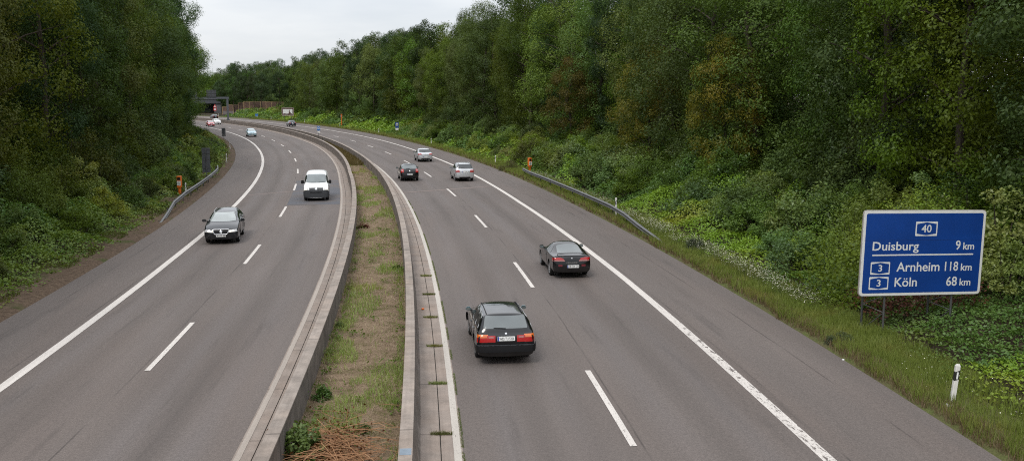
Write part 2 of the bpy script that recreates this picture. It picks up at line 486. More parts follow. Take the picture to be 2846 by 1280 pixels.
tag(mesh_obj('ground', [(-3500, -1500, -.62), (3500, -1500, -.62), (3500, 4500, -.62), (-3500, 4500, -.62)], [(0, 1, 2, 3)], M_SOIL), kind='structure')
sg = svals(S0, S1, 2, 5)
grid('bank', sg, lambda s: (R_OUT(s) + 1.5, R_OUT(s) + 120), 60, z_right, M_SOIL, smooth=True)
grid('bank', sg, lambda s: (L_OUT(s) - 120, L_OUT(s) - 2.2), 60, z_left, M_SOIL, smooth=True)
grid('verge', svals(S0, S1, .5, 3), lambda s: (R_OUT(s) - .25, R_OUT(s) + 1.7), 10, lambda s, d: z_right(s, d) + .012 + .05 * np.clip((d - R_OUT(s) + .15 * vnoise(s * 2.2, 0 * s) - .05) * 4, -1, 1), M_VERGE, smooth=True)
grid('verge', svals(S0, S1, .5, 3), lambda s: (L_OUT(s) - 2.4, L_OUT(s) + .25), 12, lambda s, d: z_left(s, d) + .012 + .05 * np.clip((L_OUT(s) - d + .15 * vnoise(s * 2.2, 0 * s + 9) - .05) * 4, -1, 1), M_LITTER, smooth=True)
z_med = lambda s, d: .02 + .10 * (fbm(s * .5, d * .6) - .5) + .05 * (vnoise(s * 2, d * 2) - .5)
grid('median', svals(S0, S1, .4, 3), lambda s: (-7.79 + mshift(s), -5.28 + wshift(s)), 9, z_med, M_MED, smooth=True)

# ------------------------------------------------------------------ foliage materials
def leaf_mat(name, cols, yellow=None, trans=.30, patch=.05, gloss=.012):
    """cols: dark, middle, light; varies by leaf, by plant and by patches in the wood"""
    t = NT(name)
    g = t.n('ShaderNodeNewGeometry'); oi = t.n('ShaderNodeObjectInfo')
    p = g.outputs['Position']
    c = t.ramp(t.math('ADD', t.math('MULTIPLY', g.outputs['Random Per Island'], .36), t.math('MULTIPLY', t.noise(p, .7, 3), .64)), [(.15, cols[0]), (.5, cols[1]), (.85, cols[2])])
    if yellow:
        c = t.mix(t.mr(t.noise(p, patch, 3), .52, .68, 0, .8), c, yellow)
    hs = t.n('ShaderNodeHueSaturation'); t.l(c, hs.inputs['Color'])
    t.l(t.mr(oi.outputs['Random'], 0, 1, .485, .525), hs.inputs['Hue'])
    t.l(t.mr(t.math('FRACT', t.math('MULTIPLY', oi.outputs['Random'], 7.31)), 0, 1, .82, 1.08), hs.inputs['Saturation'])
    t.l(t.mr(t.math('FRACT', t.math('MULTIPLY', oi.outputs['Random'], 13.7)), 0, 1, .60, 1.36), hs.inputs['Value'])
    c = hs.outputs[0]
    d = t.n('ShaderNodeBsdfDiffuse'); t.l(c, d.inputs[0])
    tr = t.n('ShaderNodeBsdfTranslucent'); t.l(t.mix(1.0, c, (1.25, 1.2, .55), 'MULTIPLY'), tr.inputs[0])
    m = t.n('ShaderNodeMixShader'); m.inputs[0].default_value = trans; t.l(d.outputs[0], m.inputs[1]); t.l(tr.outputs[0], m.inputs[2])
    gl = t.n('ShaderNodeBsdfGlossy'); gl.inputs['Roughness'].default_value = .42; gl.inputs[0].default_value = (.8, .85, .9, 1)
    m2 = t.n('ShaderNodeMixShader'); m2.inputs[0].default_value = gloss; t.l(m.outputs[0], m2.inputs[1]); t.l(gl.outputs[0], m2.inputs[2])
    t.l(m2.outputs[0], t.out.inputs[0])
    return t.m
M_LEAF = leaf_mat('leaf_green', [(.036, .060, .011), (.066, .100, .016), (.111, .149, .026)], (.092, .102, .015), patch=.045)
M_LEAFD = leaf_mat('leaf_dark_green', [(.024, .044, .011), (.043, .074, .018), (.072, .108, .029)], None)
M_LEAFL = leaf_mat('leaf_light_green', [(.048, .079, .011), (.086, .133, .018), (.135, .187, .031)], (.119, .131, .020), patch=.06)
M_LEAFY = leaf_mat('leaf_yellowing', [(.060, .060, .010), (.098, .090, .015), (.15, .115, .022)], (.135, .092, .016), patch=.2)
M_HERB = leaf_mat('herb_leaf', [(.077, .134, .015), (.145, .218, .028), (.220, .292, .046)], (.209, .198, .031), patch=.10, gloss=.02)
M_HERB2 = leaf_mat('bramble_leaf', [(.051, .092, .018), (.092, .150, .030), (.154, .209, .059)], (.165, .165, .029), patch=.14, gloss=.02)
M_GREY = leaf_mat('grey_green_leaf', [(.045, .062, .034), (.075, .095, .055), (.11, .13, .08)], None)
M_GRASS = leaf_mat('grass_blade', [(.085, .110, .022), (.135, .160, .036), (.20, .21, .07)], (.18, .17, .05), patch=.9, gloss=.015)
M_STRAW = leaf_mat('dry_straw', [(.15, .10, .055), (.24, .17, .10), (.34, .26, .16)], None, trans=.1)
M_BRSTEM = leaf_mat('dead_stalk', [(.11, .038, .018), (.21, .078, .038), (.30, .14, .075)], None, trans=.05)
M_RUST = leaf_mat('withered_leaf', [(.05, .018, .010), (.10, .035, .018), (.15, .06, .03)], None, trans=.15)
t = NT('bark'); p = t.n('ShaderNodeTexCoord').outputs['Object']
M_BARK = t.principled(t.ramp(t.noise(t.mapping(p, (6, 6, 1.2)), 1.5, 5, .7), [(.3, (.025, .02, .015)), (.6, (.07, .058, .045)), (.8, (.13, .11, .09))]), .95, spec=.1)

def leaf_quads(C, N, size, rng, asp=.55, jit=.5):
    """diamond leaves at C facing N"""
    n = len(C)
    Rv = rng.normal(size=(n, 3)); A = Rv - N * (Rv * N).sum(1)[:, None]
    A /= np.linalg.norm(A, axis=1)[:, None] + 1e-9
    B = np.cross(N, A)
    sz = (size * (1 + jit * rng.uniform(-1, 1, n)))[:, None]
    V = np.stack([C - A * sz * .5, C + B * sz * asp * .5 - A * sz * .08, C + A * sz * .5 - N * sz * .12, C - B * sz * asp * .5 - A * sz * .08], 1)
    return V.reshape(-1, 3), np.arange(4 * n, dtype=np.int32).reshape(n, 4)
def unit(V): return V / (np.linalg.norm(V, axis=1)[:, None] + 1e-9)

def make_tree(seed, H, rad, low, ncl, per, leaf, mat, crown_r=1.25, lobes=4, droop=.0):
    """returns (trunk mesh, crown mesh): limbs reach out to rounded leaf clumps that cover a few overlapping lobes"""
    rng = np.random.RandomState(seed); tb = MB()
    r0 = .015 * H; topz = H * .84
    trunk = [(0, 0, -.8), (0, 0, H * .1), (rng.normal() * .15, rng.normal() * .15, H * .35), (rng.normal() * .35, rng.normal() * .35, H * .62), (rng.normal() * .4, rng.normal() * .4, topz)]
    tb.tube(trunk, [r0 * 1.3, r0, r0 * .8, r0 * .5, r0 * .12], n=8)
    tp = np.array(trunk)
    at = lambda z: np.array([np.interp(z, tp[:, 2], tp[:, 0]), np.interp(z, tp[:, 2], tp[:, 1]), z])
    # lobes: (centre, radii); the main body and several smaller heads of differing height
    z0 = H * low; hh = (H - z0)
    LB = [(np.array([0, 0, z0 + hh * .46]), np.array([rad * .88, rad * .88, hh * .47]))]
    for i in range(lobes):
        an = i * 6.283 / lobes + rng.uniform(-.6, .6); q = rng.uniform(.38, .62) * rad; zc = z0 + hh * rng.uniform(.30, .80)
        LB.append((np.array([math.cos(an) * q, math.sin(an) * q, zc]), np.array([rad * .50, rad * .50, hh * rng.uniform(.15, .24)]) * rng.uniform(.85, 1.15)))
    LB.append((np.array([rng.normal() * .6, rng.normal() * .6, H - hh * .17]), np.array([rad * .45, rad * .45, hh * .17])))
    cl = []; tries = 0
    while len(cl) < ncl and tries < ncl * 30:
        tries += 1
        c, rr = LB[0] if rng.rand() < .5 else LB[rng.randint(len(LB))]
        d = rng.normal(size=3); d /= np.linalg.norm(d)
        q = c + d * rr * rng.uniform(.80, 1.04)
        if any(np.sum(((q - c2) / r2) ** 2) < .70 for c2, r2 in LB): continue       # not buried inside another lobe
        if q[2] < z0 * .8: continue
        cl.append((q, crown_r * rng.uniform(.55, 1.2), d))
    for k in range(int(ncl * .16)):                                                  # a thin filling
        c, rr = LB[rng.randint(len(LB))]; d = rng.normal(size=3); d /= np.linalg.norm(d)
        cl.append((c + d * rr * rng.uniform(.3, .7), crown_r * rng.uniform(.7, 1.1), d))
    C = []; Nn = []
    for i, (q, r, d) in enumerate(cl):
        if i % 5 == 0:
            zb = min(max(q[2] - .35 * math.hypot(q[0], q[1]) - .4, H * .12), topz * .97); s_ = at(zb); m = (s_ + q) / 2 + np.array([0, 0, .25])
            tb.tube([tuple(s_), tuple(m), tuple(q)], [r0 * .30, r0 * .17, r0 * .05], n=5, cap=False)
        n = int(per * (r / crown_r) ** 2 * rng.uniform(.75, 1.25))
        dv = unit(rng.normal(size=(n, 3)) + d * .55)
        rr = rng.uniform(.2, 1, n) ** .35
        lump = 1 + .30 * np.sin(dv[:, 0] * 5 + i) * np.cos(dv[:, 1] * 5 + 2 * i)
        pts = q + dv * (rr * lump)[:, None] * np.array([r, r, r * .82])
        pts[:, 2] -= droop * r * np.maximum(0, (np.hypot(pts[:, 0] - q[0], pts[:, 1] - q[1]) / r)) ** 2
        C.append(pts); Nn.append(unit(dv * 1.05 + np.array([0, 0, .45]) + rng.normal(size=(n, 3)) * .33))
    C = np.concatenate(C); Nn = np.concatenate(Nn)
    V, F = leaf_quads(C, Nn, np.full(len(C), leaf), rng)
    cm = np_mesh('crown', V, F, mat)
    tm = bpy.data.meshes.new('trunk'); tm.from_pydata(tb.v, [], tb.f); tm.materials.append(M_BARK)
    tm.polygons.foreach_set('use_smooth', [True] * len(tm.polygons))
    return tm, cm

def make_bush(seed, H, rad, nclump, per, leaf, mat, upright=.3, crown_r=.5):
    rng = np.random.RandomState(seed); tb = MB(); C = []; Nn = []
    for i in range(nclump):
        a = rng.uniform(0, 2 * math.pi); u = rng.rand() ** .55
        h = H * (1 - .75 * u * u) * rng.uniform(.35, 1.0)
        q = np.array([math.cos(a) * u * rad, math.sin(a) * u * rad, h])
        if i % 3 == 0: tb.tube([(q[0] * .15, q[1] * .15, -.3), (q[0] * .6, q[1] * .6, h * .55), tuple(q)], [.03, .02, .008], n=4, cap=False)
        r = crown_r * rng.uniform(.6, 1.15); n = int(per * rng.uniform(.7, 1.3))
        dv = unit(rng.normal(size=(n, 3))); dv[:, 2] = np.where(dv[:, 2] < 0, dv[:, 2] * .6, dv[:, 2])
        pts = q + dv * (rng.uniform(.2, 1, n) ** .5)[:, None] * np.array([r, r, r * (.6 + upright)])
        C.append(pts); Nn.append(unit(dv * .5 + np.array([0, 0, .8]) + rng.normal(size=(n, 3)) * .5))
    C = np.concatenate(C); Nn = np.concatenate(Nn); C[:, 2] = np.maximum(C[:, 2], .02)
    V, F = leaf_quads(C, Nn, np.full(len(C), leaf), rng)
    cm = np_mesh('foliage', V, F, mat)
    tm = bpy.data.meshes.new('stem'); tm.from_pydata(tb.v, [], tb.f); tm.materials.append(M_BARK)
    return tm, cm

def plant(name, meshes, loc, rz, sc, label, cat, group, parts=('trunk', 'crown')):
    r = bpy.data.objects.new(name, None); r.empty_display_size = .5; col.objects.link(r)
    r.location = loc; r.rotation_euler = (0, 0, rz); r.scale = sc
    tag(r, label, cat, group)
    for nm, me in zip(parts, meshes):
        o = bpy.data.objects.new(nm, me); col.objects.link(o); o.parent = r
    return r
# ------------------------------------------------------------------ trees
TREE = dict(
    a=make_tree(1, 21, 5.0, .06, 99, 524, .165, M_LEAF, 1.46),
    b=make_tree(2, 19, 5.4, .05, 96, 524, .165, M_LEAFL, 1.57, droop=.25),
    c=make_tree(3, 22, 4.6, .07, 111, 488, .15, M_LEAFD, 1.29, lobes=5),
    d=make_tree(4, 20, 5.2, .06, 81, 634, .17, M_LEAF, 1.74, droop=.2),
    y=make_tree(5, 13, 3.9, .08, 62, 439, .15, M_LEAFY, 1.18),
    t=make_tree(6, 20, 4.6, .30, 85, 512, .165, M_LEAF, 1.46),
    u=make_tree(9, 18, 4.8, .05, 103, 463, .16, M_LEAFL, 1.29, lobes=5),
    fa=make_tree(11, 21, 5.2, .04, 88, 256, .28, M_LEAF, 1.62),
    fb=make_tree(12, 19, 5.6, .03, 85, 256, .28, M_LEAFL, 1.79, droop=.25),
    fc=make_tree(13, 22, 5.2, .05, 92, 256, .27, M_LEAFD, 1.57),
    ft=make_tree(14, 19, 4.4, .40, 74, 244, .27, M_LEAFD, 1.57),
    p=make_tree(15, 24, 2.4, .30, 51, 134, .30, M_LEAFD, 1.01, lobes=3),
)
WORD = dict(a='broad mid green', b='pale green spreading', c='dark green close-leaved', d='full rounded green', y='low yellowing', t='bare-trunked green', u='light green slender',
            fa='broad mid green', fb='pale green spreading', fc='dark green', ft='bare-trunked dark green', p='tall thin dark green')
tr = random.Random(42)
def tree(kind, s, d, zfun, k, zone, group):
    x, y = pos(s, d); z = float(zfun(np.array([s]), np.array([d]))[0])
    q = tr.uniform(.80, 1.15) * (1.0 if d < 0 else .88 if 138 < s < 192 else .93 if s >= 192 else 1.0)
    plant('deciduous_tree', TREE[kind], (float(x), float(y), z), tr.uniform(0, 6.28), (k * q, k * q, k * tr.uniform(.94, 1.06)), '%s deciduous tree %s' % (WORD[kind], zone), 'tree', group)
def pick(s, far): return tr.choice('aabbccddu') if s < far else tr.choice(['fa', 'fa', 'fb', 'fb', 'fc'])
def zoneR(s):
    if s < 75: return 'in the wood behind the blue distance sign', 'trees behind the blue distance sign'
    if s < 165: return 'in the wood beyond the roadside rail on the departing side', 'trees beyond the departing-side rail'
    return 'lining the outside of the far bend', 'trees outside the far bend'
def zoneL(s):
    if s < 100: return 'in the wood over the oncoming dark estate car', 'trees over the oncoming carriageway'
    return 'on the inside of the bend past the grey sign backs', 'trees inside the bend'
# rows on the bank of the departing carriageway
s = 14.0
while s < 470:
    z, g = zoneR(s)
    e = 12.8 + tr.uniform(-1.6, 2.6)
    if not 316 < s < 430:
        tree(pick(s, 190), s, float(R_OUT(s)) + e, z_right, 1.0 if s < 170 else .96 if s < 280 else .84, z, g)
    s += tr.uniform(5.8, 9.2) if s < 220 else tr.uniform(7, 11)
s = 18.0
while s < 480:
    z, g = zoneR(s); e = 19 + tr.uniform(-1.5, 1.5)
    if not 333 < s < 450: tree(pick(s, 120), s, float(R_OUT(s)) + e, z_right, 1.06 if s < 170 else 1.0 if s < 280 else .86, z, g)
    s += tr.uniform(7.5, 10.5)
s = 25.0
while s < 480:
    z, g = zoneR(s); e = 28 + tr.uniform(-2, 2)
    tree(pick(s, 60), s, float(R_OUT(s)) + e, z_right, 1.05 if s < 280 else .88, z, g)
    s += tr.uniform(8, 11)
for i in range(16):
    s = 322 + i * 9.5; tree(tr.choice(['fa', 'fb', 'fb', 'fc']), s, float(R_OUT(s)) + 46 + tr.uniform(-5, 5), z_right, .95, 'behind the wooden noise fence', 'trees behind the noise fence')
for i in range(15):
    s = 378 + i * 7; tree(tr.choice(['fa', 'fb', 'fb', 'fc']), s, float(R_OUT(s)) + 55 + tr.uniform(-4, 4), z_right, 1.0, 'behind the wooden noise fence', 'trees behind the noise fence')
for i in range(11):
    s = 408 + i * 7.5; tree(tr.choice(['fa', 'fb', 'fb']), s, float(R_OUT(s)) + 31 + tr.uniform(-2, 2), z_right, .85, 'behind the wooden noise fence', 'trees behind the noise fence')
for s, e, kd in ((352, 12.5, 'ft'), (362, 13.5, 'ft'), (372, 12.5, 'ft'), (384, 14, 'ft'), (395, 13, 'ft'), (338, 14, 'ft')):
    z, g = 'in front of the wooden noise fence'.replace('in front of', 'standing before'), 'trees before the noise fence'
    tree(kd, s, float(R_OUT(s)) + e, z_right, .72, z, g)
for i in range(9):
    s = 335 + i * 12; tree(tr.choice(['fa', 'fb', 'fc']), s, float(R_OUT(s)) + 36 + tr.uniform(-2, 3), z_right, .98, 'behind the wooden noise fence', 'trees behind the noise fence')
for i in range(8):
    s = 350 + i * 14; tree(tr.choice(['fa', 'fc', 'fc', 'p']), s, float(R_OUT(s)) + 62 + tr.uniform(-4, 6), z_right, 1.08, 'rising at the back above the noise fence', 'tallest trees at the back of the bend')
for s, e in ((28, 10.5), (64, 9.8), (83, 10.6), (108, 10.2)):
    tree('y', s, float(R_OUT(s)) + e, z_right, .8, 'at the edge of the wood on the departing side', 'low yellowing trees at the wood edge')
for i in range(13):
    s = 30 + i * 8.5; tree(tr.choice(['fa', 'fb', 'fc']), s, float(R_OUT(s)) + 37 + tr.uniform(-2, 2), z_right, 1.0, 'deep in the wood on the departing side', 'trees deep in the departing-side wood')
# rows on the bank of the oncoming carriageway
s = 16.0
while s < 320:
    z, g = zoneL(s)
    e = (9.9 if s < 125 else 9.1) + tr.uniform(-.8, 1.3)
    tree(pick(s, 215), s, float(L_OUT(s)) - e, z_left, .98 if s < 140 else 1.0, z, g)
    s += tr.uniform(5.4, 8.2)
s = 18.0
while s < 320:
    z, g = zoneL(s); e = 16.5 + tr.uniform(-1.5, 1.5)
    tree(pick(s, 120), s, float(L_OUT(s)) - e, z_left, 1.02, z, g)
    s += tr.uniform(7.5, 10.5)
s = 22.0
while s < 200:
    z, g = zoneL(s); e = 25 + tr.uniform(-2, 2)
    tree(pick(s, 20), s, float(L_OUT(s)) - e, z_left, 1.04, z, g)
    s += tr.uniform(9, 12)

# ------------------------------------------------------------------ shrubs at the foot of the woods
BUSH = [make_bush(21, 3.6, 2.0, 60, 130, .13, M_HERB2, crown_r=.62), make_bush(22, 4.6, 2.2, 70, 130, .14, M_LEAF, crown_r=.7, upright=.5),
        make_bush(23, 2.6, 1.7, 50, 130, .12, M_HERB, crown_r=.5), make_bush(24, 3.4, 1.8, 60, 130, .11, M_LEAFL, crown_r=.5, upright=.8)]
BW = ['bramble shrub', 'tall green shrub', 'low leafy shrub', 'light green upright shrub']
def bush(i, s, d, zfun, k, label, group, meshes=None, rz=None):
    x, y = pos(s, d); z = float(zfun(np.array([s]), np.array([d]))[0])
    return plant('shrub', meshes or BUSH[i], (float(x), float(y), z - .1), tr.uniform(0, 6.28), (k, k, k * tr.uniform(.9, 1.15)), label, 'shrub', group, ('stem', 'foliage'))
s = 16.0
while s < 330:
    i = tr.choice([0, 0, 1, 1, 2, 3]); where = 'behind the blue distance sign' if s < 50 else 'at the foot of the wood beyond the roadside rail' if s < 165 else 'at the foot of the wood outside the far bend'
    e = tr.uniform(8.6, 12.2)
    bush(i, s, float(R_OUT(s)) + e, z_right, tr.uniform(.8, 1.25), BW[i] + ' ' + where, 'shrubs ' + where)
    s += tr.uniform(2.4, 4.2) if s < 170 else tr.uniform(4.5, 8)
s = 18.0
while s < 215:
    i = tr.choice([0, 0, 1, 1, 2, 3]); where = 'below the trees over the oncoming carriageway' if s < 100 else 'below the trees on the inside of the bend'
    e = tr.uniform(5.8, 9.4) if s < 110 else tr.uniform(7, 9.5)
    bush(i, s, float(L_OUT(s)) - e, z_left, tr.uniform(.75, 1.2), BW[i] + ' ' + where, 'shrubs ' + where)
    s += tr.uniform(2.6, 4.4) if s < 110 else tr.uniform(3.5, 6)
s = 18.0
while s < 200:
    i = tr.choice([1, 1, 3, 0]); where = 'between the first trunks of the departing-side wood'
    bush(i, s, float(R_OUT(s)) + tr.uniform(13, 17), z_right, tr.uniform(1.0, 1.6), BW[i] + ' ' + where, 'shrubs ' + where)
    s += tr.uniform(2.4, 4.0) if s < 120 else tr.uniform(4, 7)
s = 24.0
while s < 130:
    i = tr.choice([1, 1, 3, 0]); where = 'between the first trunks of the oncoming-side wood'
    bush(i, s, float(L_OUT(s)) - tr.uniform(10, 13.5), z_left, tr.uniform(.95, 1.45), BW[i] + ' ' + where, 'shrubs ' + where)
    s += tr.uniform(2.8, 4.4)
s = 17.0
LOWB = [make_bush(51, 1.7, 1.25, 46, 130, .085, M_HERB, crown_r=.36), make_bush(52, 1.5, 1.4, 46, 130, .09, M_HERB2, crown_r=.40), make_bush(53, 2.0, 1.1, 46, 130, .08, M_LEAFL, crown_r=.34, upright=.7)]
LW = ['bright green low bush', 'dark green low bramble bush', 'pale green upright low bush']
while s < 175:
    i = tr.randrange(3); where = 'beside the blue distance sign' if s < 31 else 'on the open bank beyond the roadside rail'
    bush(0, s, float(R_OUT(s)) + (tr.uniform(7.2, 10.5) if s < 38 else tr.uniform(3.6, 9.5)), z_right, tr.uniform(.8, 1.85), LW[i] + ' ' + where, 'low bushes ' + where, LOWB[i])
    s += tr.uniform(.75, 1.4) if s < 100 else tr.uniform(1.6, 3)
s = 26.0
while s < 175:
    i = tr.randrange(3); where = 'on the bank above the brown litter strip'
    bush(0, s, float(L_OUT(s)) - tr.uniform(2.6, 7), z_left, tr.uniform(.6, 1.2), LW[i] + ' ' + where, 'low bushes ' + where, LOWB[i])
    s += tr.uniform(1.2, 2.3) if s < 100 else tr.uniform(2, 4)
# a few that stand out
GB = make_bush(31, 2.6, 2.3, 110, 120, .085, M_HERB, crown_r=.42, upright=1.0)
for s, e, k, lb in ((39, 6.0, 1.05, 'broad feathery green bush on the bank just before the blue distance sign'), (36.5, 7.6, 1.25, 'broad feathery green bush directly behind the top of the blue distance sign')):
    bush(0, s, float(R_OUT(s)) + e, z_right, k, lb, None, GB)
bush(0, 54, float(R_OUT(54)) + 5.2, z_right, .42, 'small bright green rounded bush alone on the bank beyond the rail', None, make_bush(32, 2.6, 2.0, 90, 140, .10, M_LEAFL, crown_r=.4, upright=1.0))
bush(0, 46.5, float(R_OUT(46.5)) + 1.5, z_right, .30, 'small grey green thistle bush by the sunken end of the rail', None, make_bush(33, 2.6, 2.0, 70, 130, .12, M_GREY, crown_r=.5, upright=.9))
bush(0, 28.8, float(R_OUT(28.8)) + .62, z_right, .20, 'little grey green weed clump at the asphalt edge below the blue distance sign', None, make_bush(36, 2.6, 2.4, 70, 120, .16, M_GREY, crown_r=.5, upright=.9))
bush(0, 99.5, float(R_OUT(99.5)) + 1.0, z_right, .5, 'brownish leafless-looking bush at the far end of the departing-side rail', None, make_bush(34, 2.2, 2.4, 70, 60, .12, leaf_mat('brown_bush_leaf', [(.05, .045, .02), (.085, .075, .035), (.12, .10, .055)]), crown_r=.6))

# ------------------------------------------------------------------ undergrowth on the banks (uncountable)
rng = np.random.RandomState(5)
def mound(x, y, scale):
    n = fbm(x * .55, y * .55, 3); m = fbm(x * .16 + 40, y * .16, 2)
    return np.clip(.35 + 2.6 * (n - .42) + .9 * (m - .45), .08, 1.8) * scale
def undergrowth(name, label, side, mat, lod, emin, emax, hfun, keep, seed, leafk=1.0):
    rg = np.random.RandomState(seed); CC = []; NN = []; SZ = []
    for a, b, dens, size in lod:
        n = int((b - a) * (emax - emin) * dens)
        s = rg.uniform(a, b, n); e = rg.uniform(emin, emax, n)
        d = R_OUT(s) + e if side > 0 else L_OUT(s) - e
        x, y = pos(s, d); k = rg.rand(n) < keep(x, y, e, s)
        s, e, d, x, y = s[k], e[k], d[k], x[k], y[k]; n = len(s)
        zf = z_right if side > 0 else z_left
        hs = hfun(e, s)
        h = mound(x, y, hs)
        hx = (mound(x + .25, y, hs) - h) / .25; hy = (mound(x, y + .25, hs) - h) / .25
        u = 1 - rg.rand(n) ** 2.2 * .85
        z = zf(s, d) + h * u
        N = unit(np.stack([-hx * .9, -hy * .9, np.ones(n)], -1) + rg.normal(size=(n, 3)) * .48)
        CC.append(np.stack([x, y, z], -1)); NN.append(N); SZ.append(np.full(n, size) * leafk)
    C = np.concatenate(CC); V, F = leaf_quads(C, np.concatenate(NN), np.concatenate(SZ), rg, asp=.66, jit=.45)
    o = bpy.data.objects.new(name, np_mesh(name, V, F, mat)); link(o)
    tag(o, label, 'undergrowth', kind='stuff'); return o
LOD = [(8, 40, 300, .098), (40, 70, 190, .122), (70, 120, 85, .175), (120, 200, 36, .27), (200, 366, 11, .48)]
hr = lambda e, s: np.interp(e, [1.2, 2.2, 4, 8, 14], [.22, .5, 1.0, 1.4, 1.7]) * np.where((s > 15) & (s < 31.5) & (e < 8.5), .42, 1.0)
hl = lambda e, s: np.interp(e, [.9, 1.6, 3, 6, 10], [.18, .42, .85, 1.2, 1.5])
A = lambda x, y, e, s: (fbm(x * .13 + 7, y * .13, 3) > .5) * 1.0
B = lambda x, y, e, s: (fbm(x * .13 + 7, y * .13, 3) <= .53) * 1.0
thin = lambda f, lo: (lambda x, y, e, s: f(x, y, e, s) * np.where(e < lo, .35, 1.0))
undergrowth('undergrowth', 'rank yellow green weeds covering the bank beyond the roadside rail', 1, M_HERB, LOD, 1.3, 15, hr, thin(A, 2.6), 51)
undergrowth('undergrowth', 'dark bramble patches covering the bank beyond the roadside rail', 1, M_HERB2, LOD, 1.6, 14, hr, thin(B, 2.8), 52)
undergrowth('undergrowth', 'bright green weeds covering the bank above the brown strip', -1, M_HERB, LOD, .7, 11, hl, lambda x, y, e, s: np.maximum(A(x, y, e, s), 1.0 * (e < 4.5)) * np.where(e < 1.2, .15, np.where(e < 2.0, .5, 1.0)), 53)
undergrowth('undergrowth', 'dark leafy weeds covering the bank above the brown strip', -1, M_HERB2, LOD, 1.25, 11, hl, lambda x, y, e, s: B(x, y, e, s) * np.where(e < 4.0, .25, 1.0), 54)
LODW = [(14, 60, 34, .26), (60, 130, 14, .4), (130, 330, 5, .6)]
undergrowth('undergrowth', 'shady leafy growth on the wood floor, departing side', 1, M_HERB2, LODW, 13, 42, lambda e, s: 1.5 + 0 * e, lambda x, y, e, s: 1.0 + 0 * x, 55)
undergrowth('undergrowth', 'shady leafy growth on the wood floor, oncoming side', -1, M_HERB2, LODW, 10, 32, lambda e, s: 1.5 + 0 * e, lambda x, y, e, s: 1.0 + 0 * x, 56)
# the leafy thicket right behind the sign posts, with withered brown stems in it
def box_leaves(name, label, s0, s1, d0, d1, z0, z1, n, size, mat, seed, up=.8):
    rg = np.random.RandomState(seed)
    s = rg.uniform(s0, s1, n); d = rg.uniform(d0, d1, n); x, y = pos(s, d)
    z = z_right(s, d) + rg.uniform(z0, z1, n) * (.6 + .5 * fbm(x * .8, y * .8))
    V, F = leaf_quads(np.stack([x, y, z], -1), unit(np.array([0, -.3, up]) + rg.normal(size=(n, 3)) * .6), np.full(n, size), rg, asp=.7)
    o = bpy.data.objects.new(name, np_mesh(name, V, F, mat)); link(o); tag(o, label, 'undergrowth', kind='stuff')
box_leaves('undergrowth', 'tall leafy weeds thick behind the posts of the blue distance sign', 31.9, 35.5, 9.6, 16.5, .2, 2.5, 6500, .12, M_LEAFL, 61)
box_leaves('undergrowth', 'rusty withered plants under the blue distance sign', 30.2, 33.0, 10.6, 14.6, .05, .9, 1800, .10, M_RUST, 62)

# ------------------------------------------------------------------ grass and flowers
def blades(name, label, pts, hmin, hmax, wid, mat, seed, lean=.45):
    rg = np.random.RandomState(seed); n = len(pts); w = np.broadcast_to(wid, (n,))
    h = rg.uniform(hmin, hmax, n); a = rg.uniform(0, 2 * math.pi, n); b = rg.uniform(0, 2 * math.pi, n); l = rg.rand(n) * lean
    D = np.stack([np.cos(a), np.sin(a), 0 * a], -1); L = np.stack([np.cos(b) * l, np.sin(b) * l, np.ones(n)], -1)
    m = pts + L * (h * .55)[:, None] * np.array([.6, .6, 1]); tip = pts + L * h[:, None]
    V = np.stack([pts - D * w[:, None] * .5, pts + D * w[:, None] * .5, m + D * w[:, None] * .4, tip, m - D * w[:, None] * .4], 1).reshape(-1, 3)
    i = np.arange(n, dtype=np.int32)[:, None] * 5
    F = np.concatenate([i + np.array([[0, 1, 2, 4]]), ], 0)
    F2 = np.concatenate([i + np.array([[4, 2, 3, 3]])], 0)
    me = bpy.data.meshes.new(name)
    me.vertices.add(len(V)); me.vertices.foreach_set('co', V.astype(np.float32).ravel())
    loops = np.concatenate([F, F2[:, :3]], 1).ravel(); me.loops.add(len(loops)); me.loops.foreach_set('vertex_index', loops.astype(np.int32))
    st = np.stack([np.arange(n) * 7, np.arange(n) * 7 + 4], -1).ravel().astype(np.int32)
    me.polygons.add(2 * n); me.polygons.foreach_set('loop_start', st); me.update(calc_edges=True); me.materials.append(mat)
    o = bpy.data.objects.new(name, me); link(o); tag(o, label, 'grass', kind='stuff'); return o
def scatter(lod, dlo, dhi, zf, seed, keep=None, edge=None):
    rg = np.random.RandomState(seed); PP = []; WW = []
    for a, b, dens, w in lod:
        n = int((b - a) * 2.0 * dens); s = rg.uniform(a, b, n); q = rg.rand(n); d = dlo(s) * (1 - q) + dhi(s) * q
        x, y = pos(s, d); k = np.ones(n, bool) if keep is None else rg.rand(n) < keep(x, y, s, d)
        PP.append(np.stack([x, y, zf(s, d)], -1)[k]); WW.append(np.full(k.sum(), w))
    return np.concatenate(PP), np.concatenate(WW)
GL = [(10, 34, 1250, .014), (34, 60, 650, .022), (60, 110, 260, .04), (110, 200, 100, .075), (200, 330, 40, .14)]
ragged = lambda s: R_OUT(s) + .02 + .20 * vnoise(s * 1.3, 0 * s) + .12 * vnoise(s * 5, 0 * s + 3)
Pg, Wg = scatter(GL, ragged, lambda s: R_OUT(s) + 2.5, z_right, 71, lambda x, y, s, d: .35 + .65 * (fbm(x * .9, y * .9) > .42))
blades('grass', 'long green grass on the verge between the asphalt and the weeds, departing side', Pg, .12, .42, Wg, M_GRASS, 72)
Pg, Wg = scatter([(a, b, n * .15, w) for a, b, n, w in GL], lambda s: ragged(s) - .10, lambda s: R_OUT(s) + .75, z_right, 73)
blades('grass', 'dry straw-coloured grass fringe along the asphalt edge, departing side', Pg, .10, .34, Wg, M_STRAW, 74, .7)
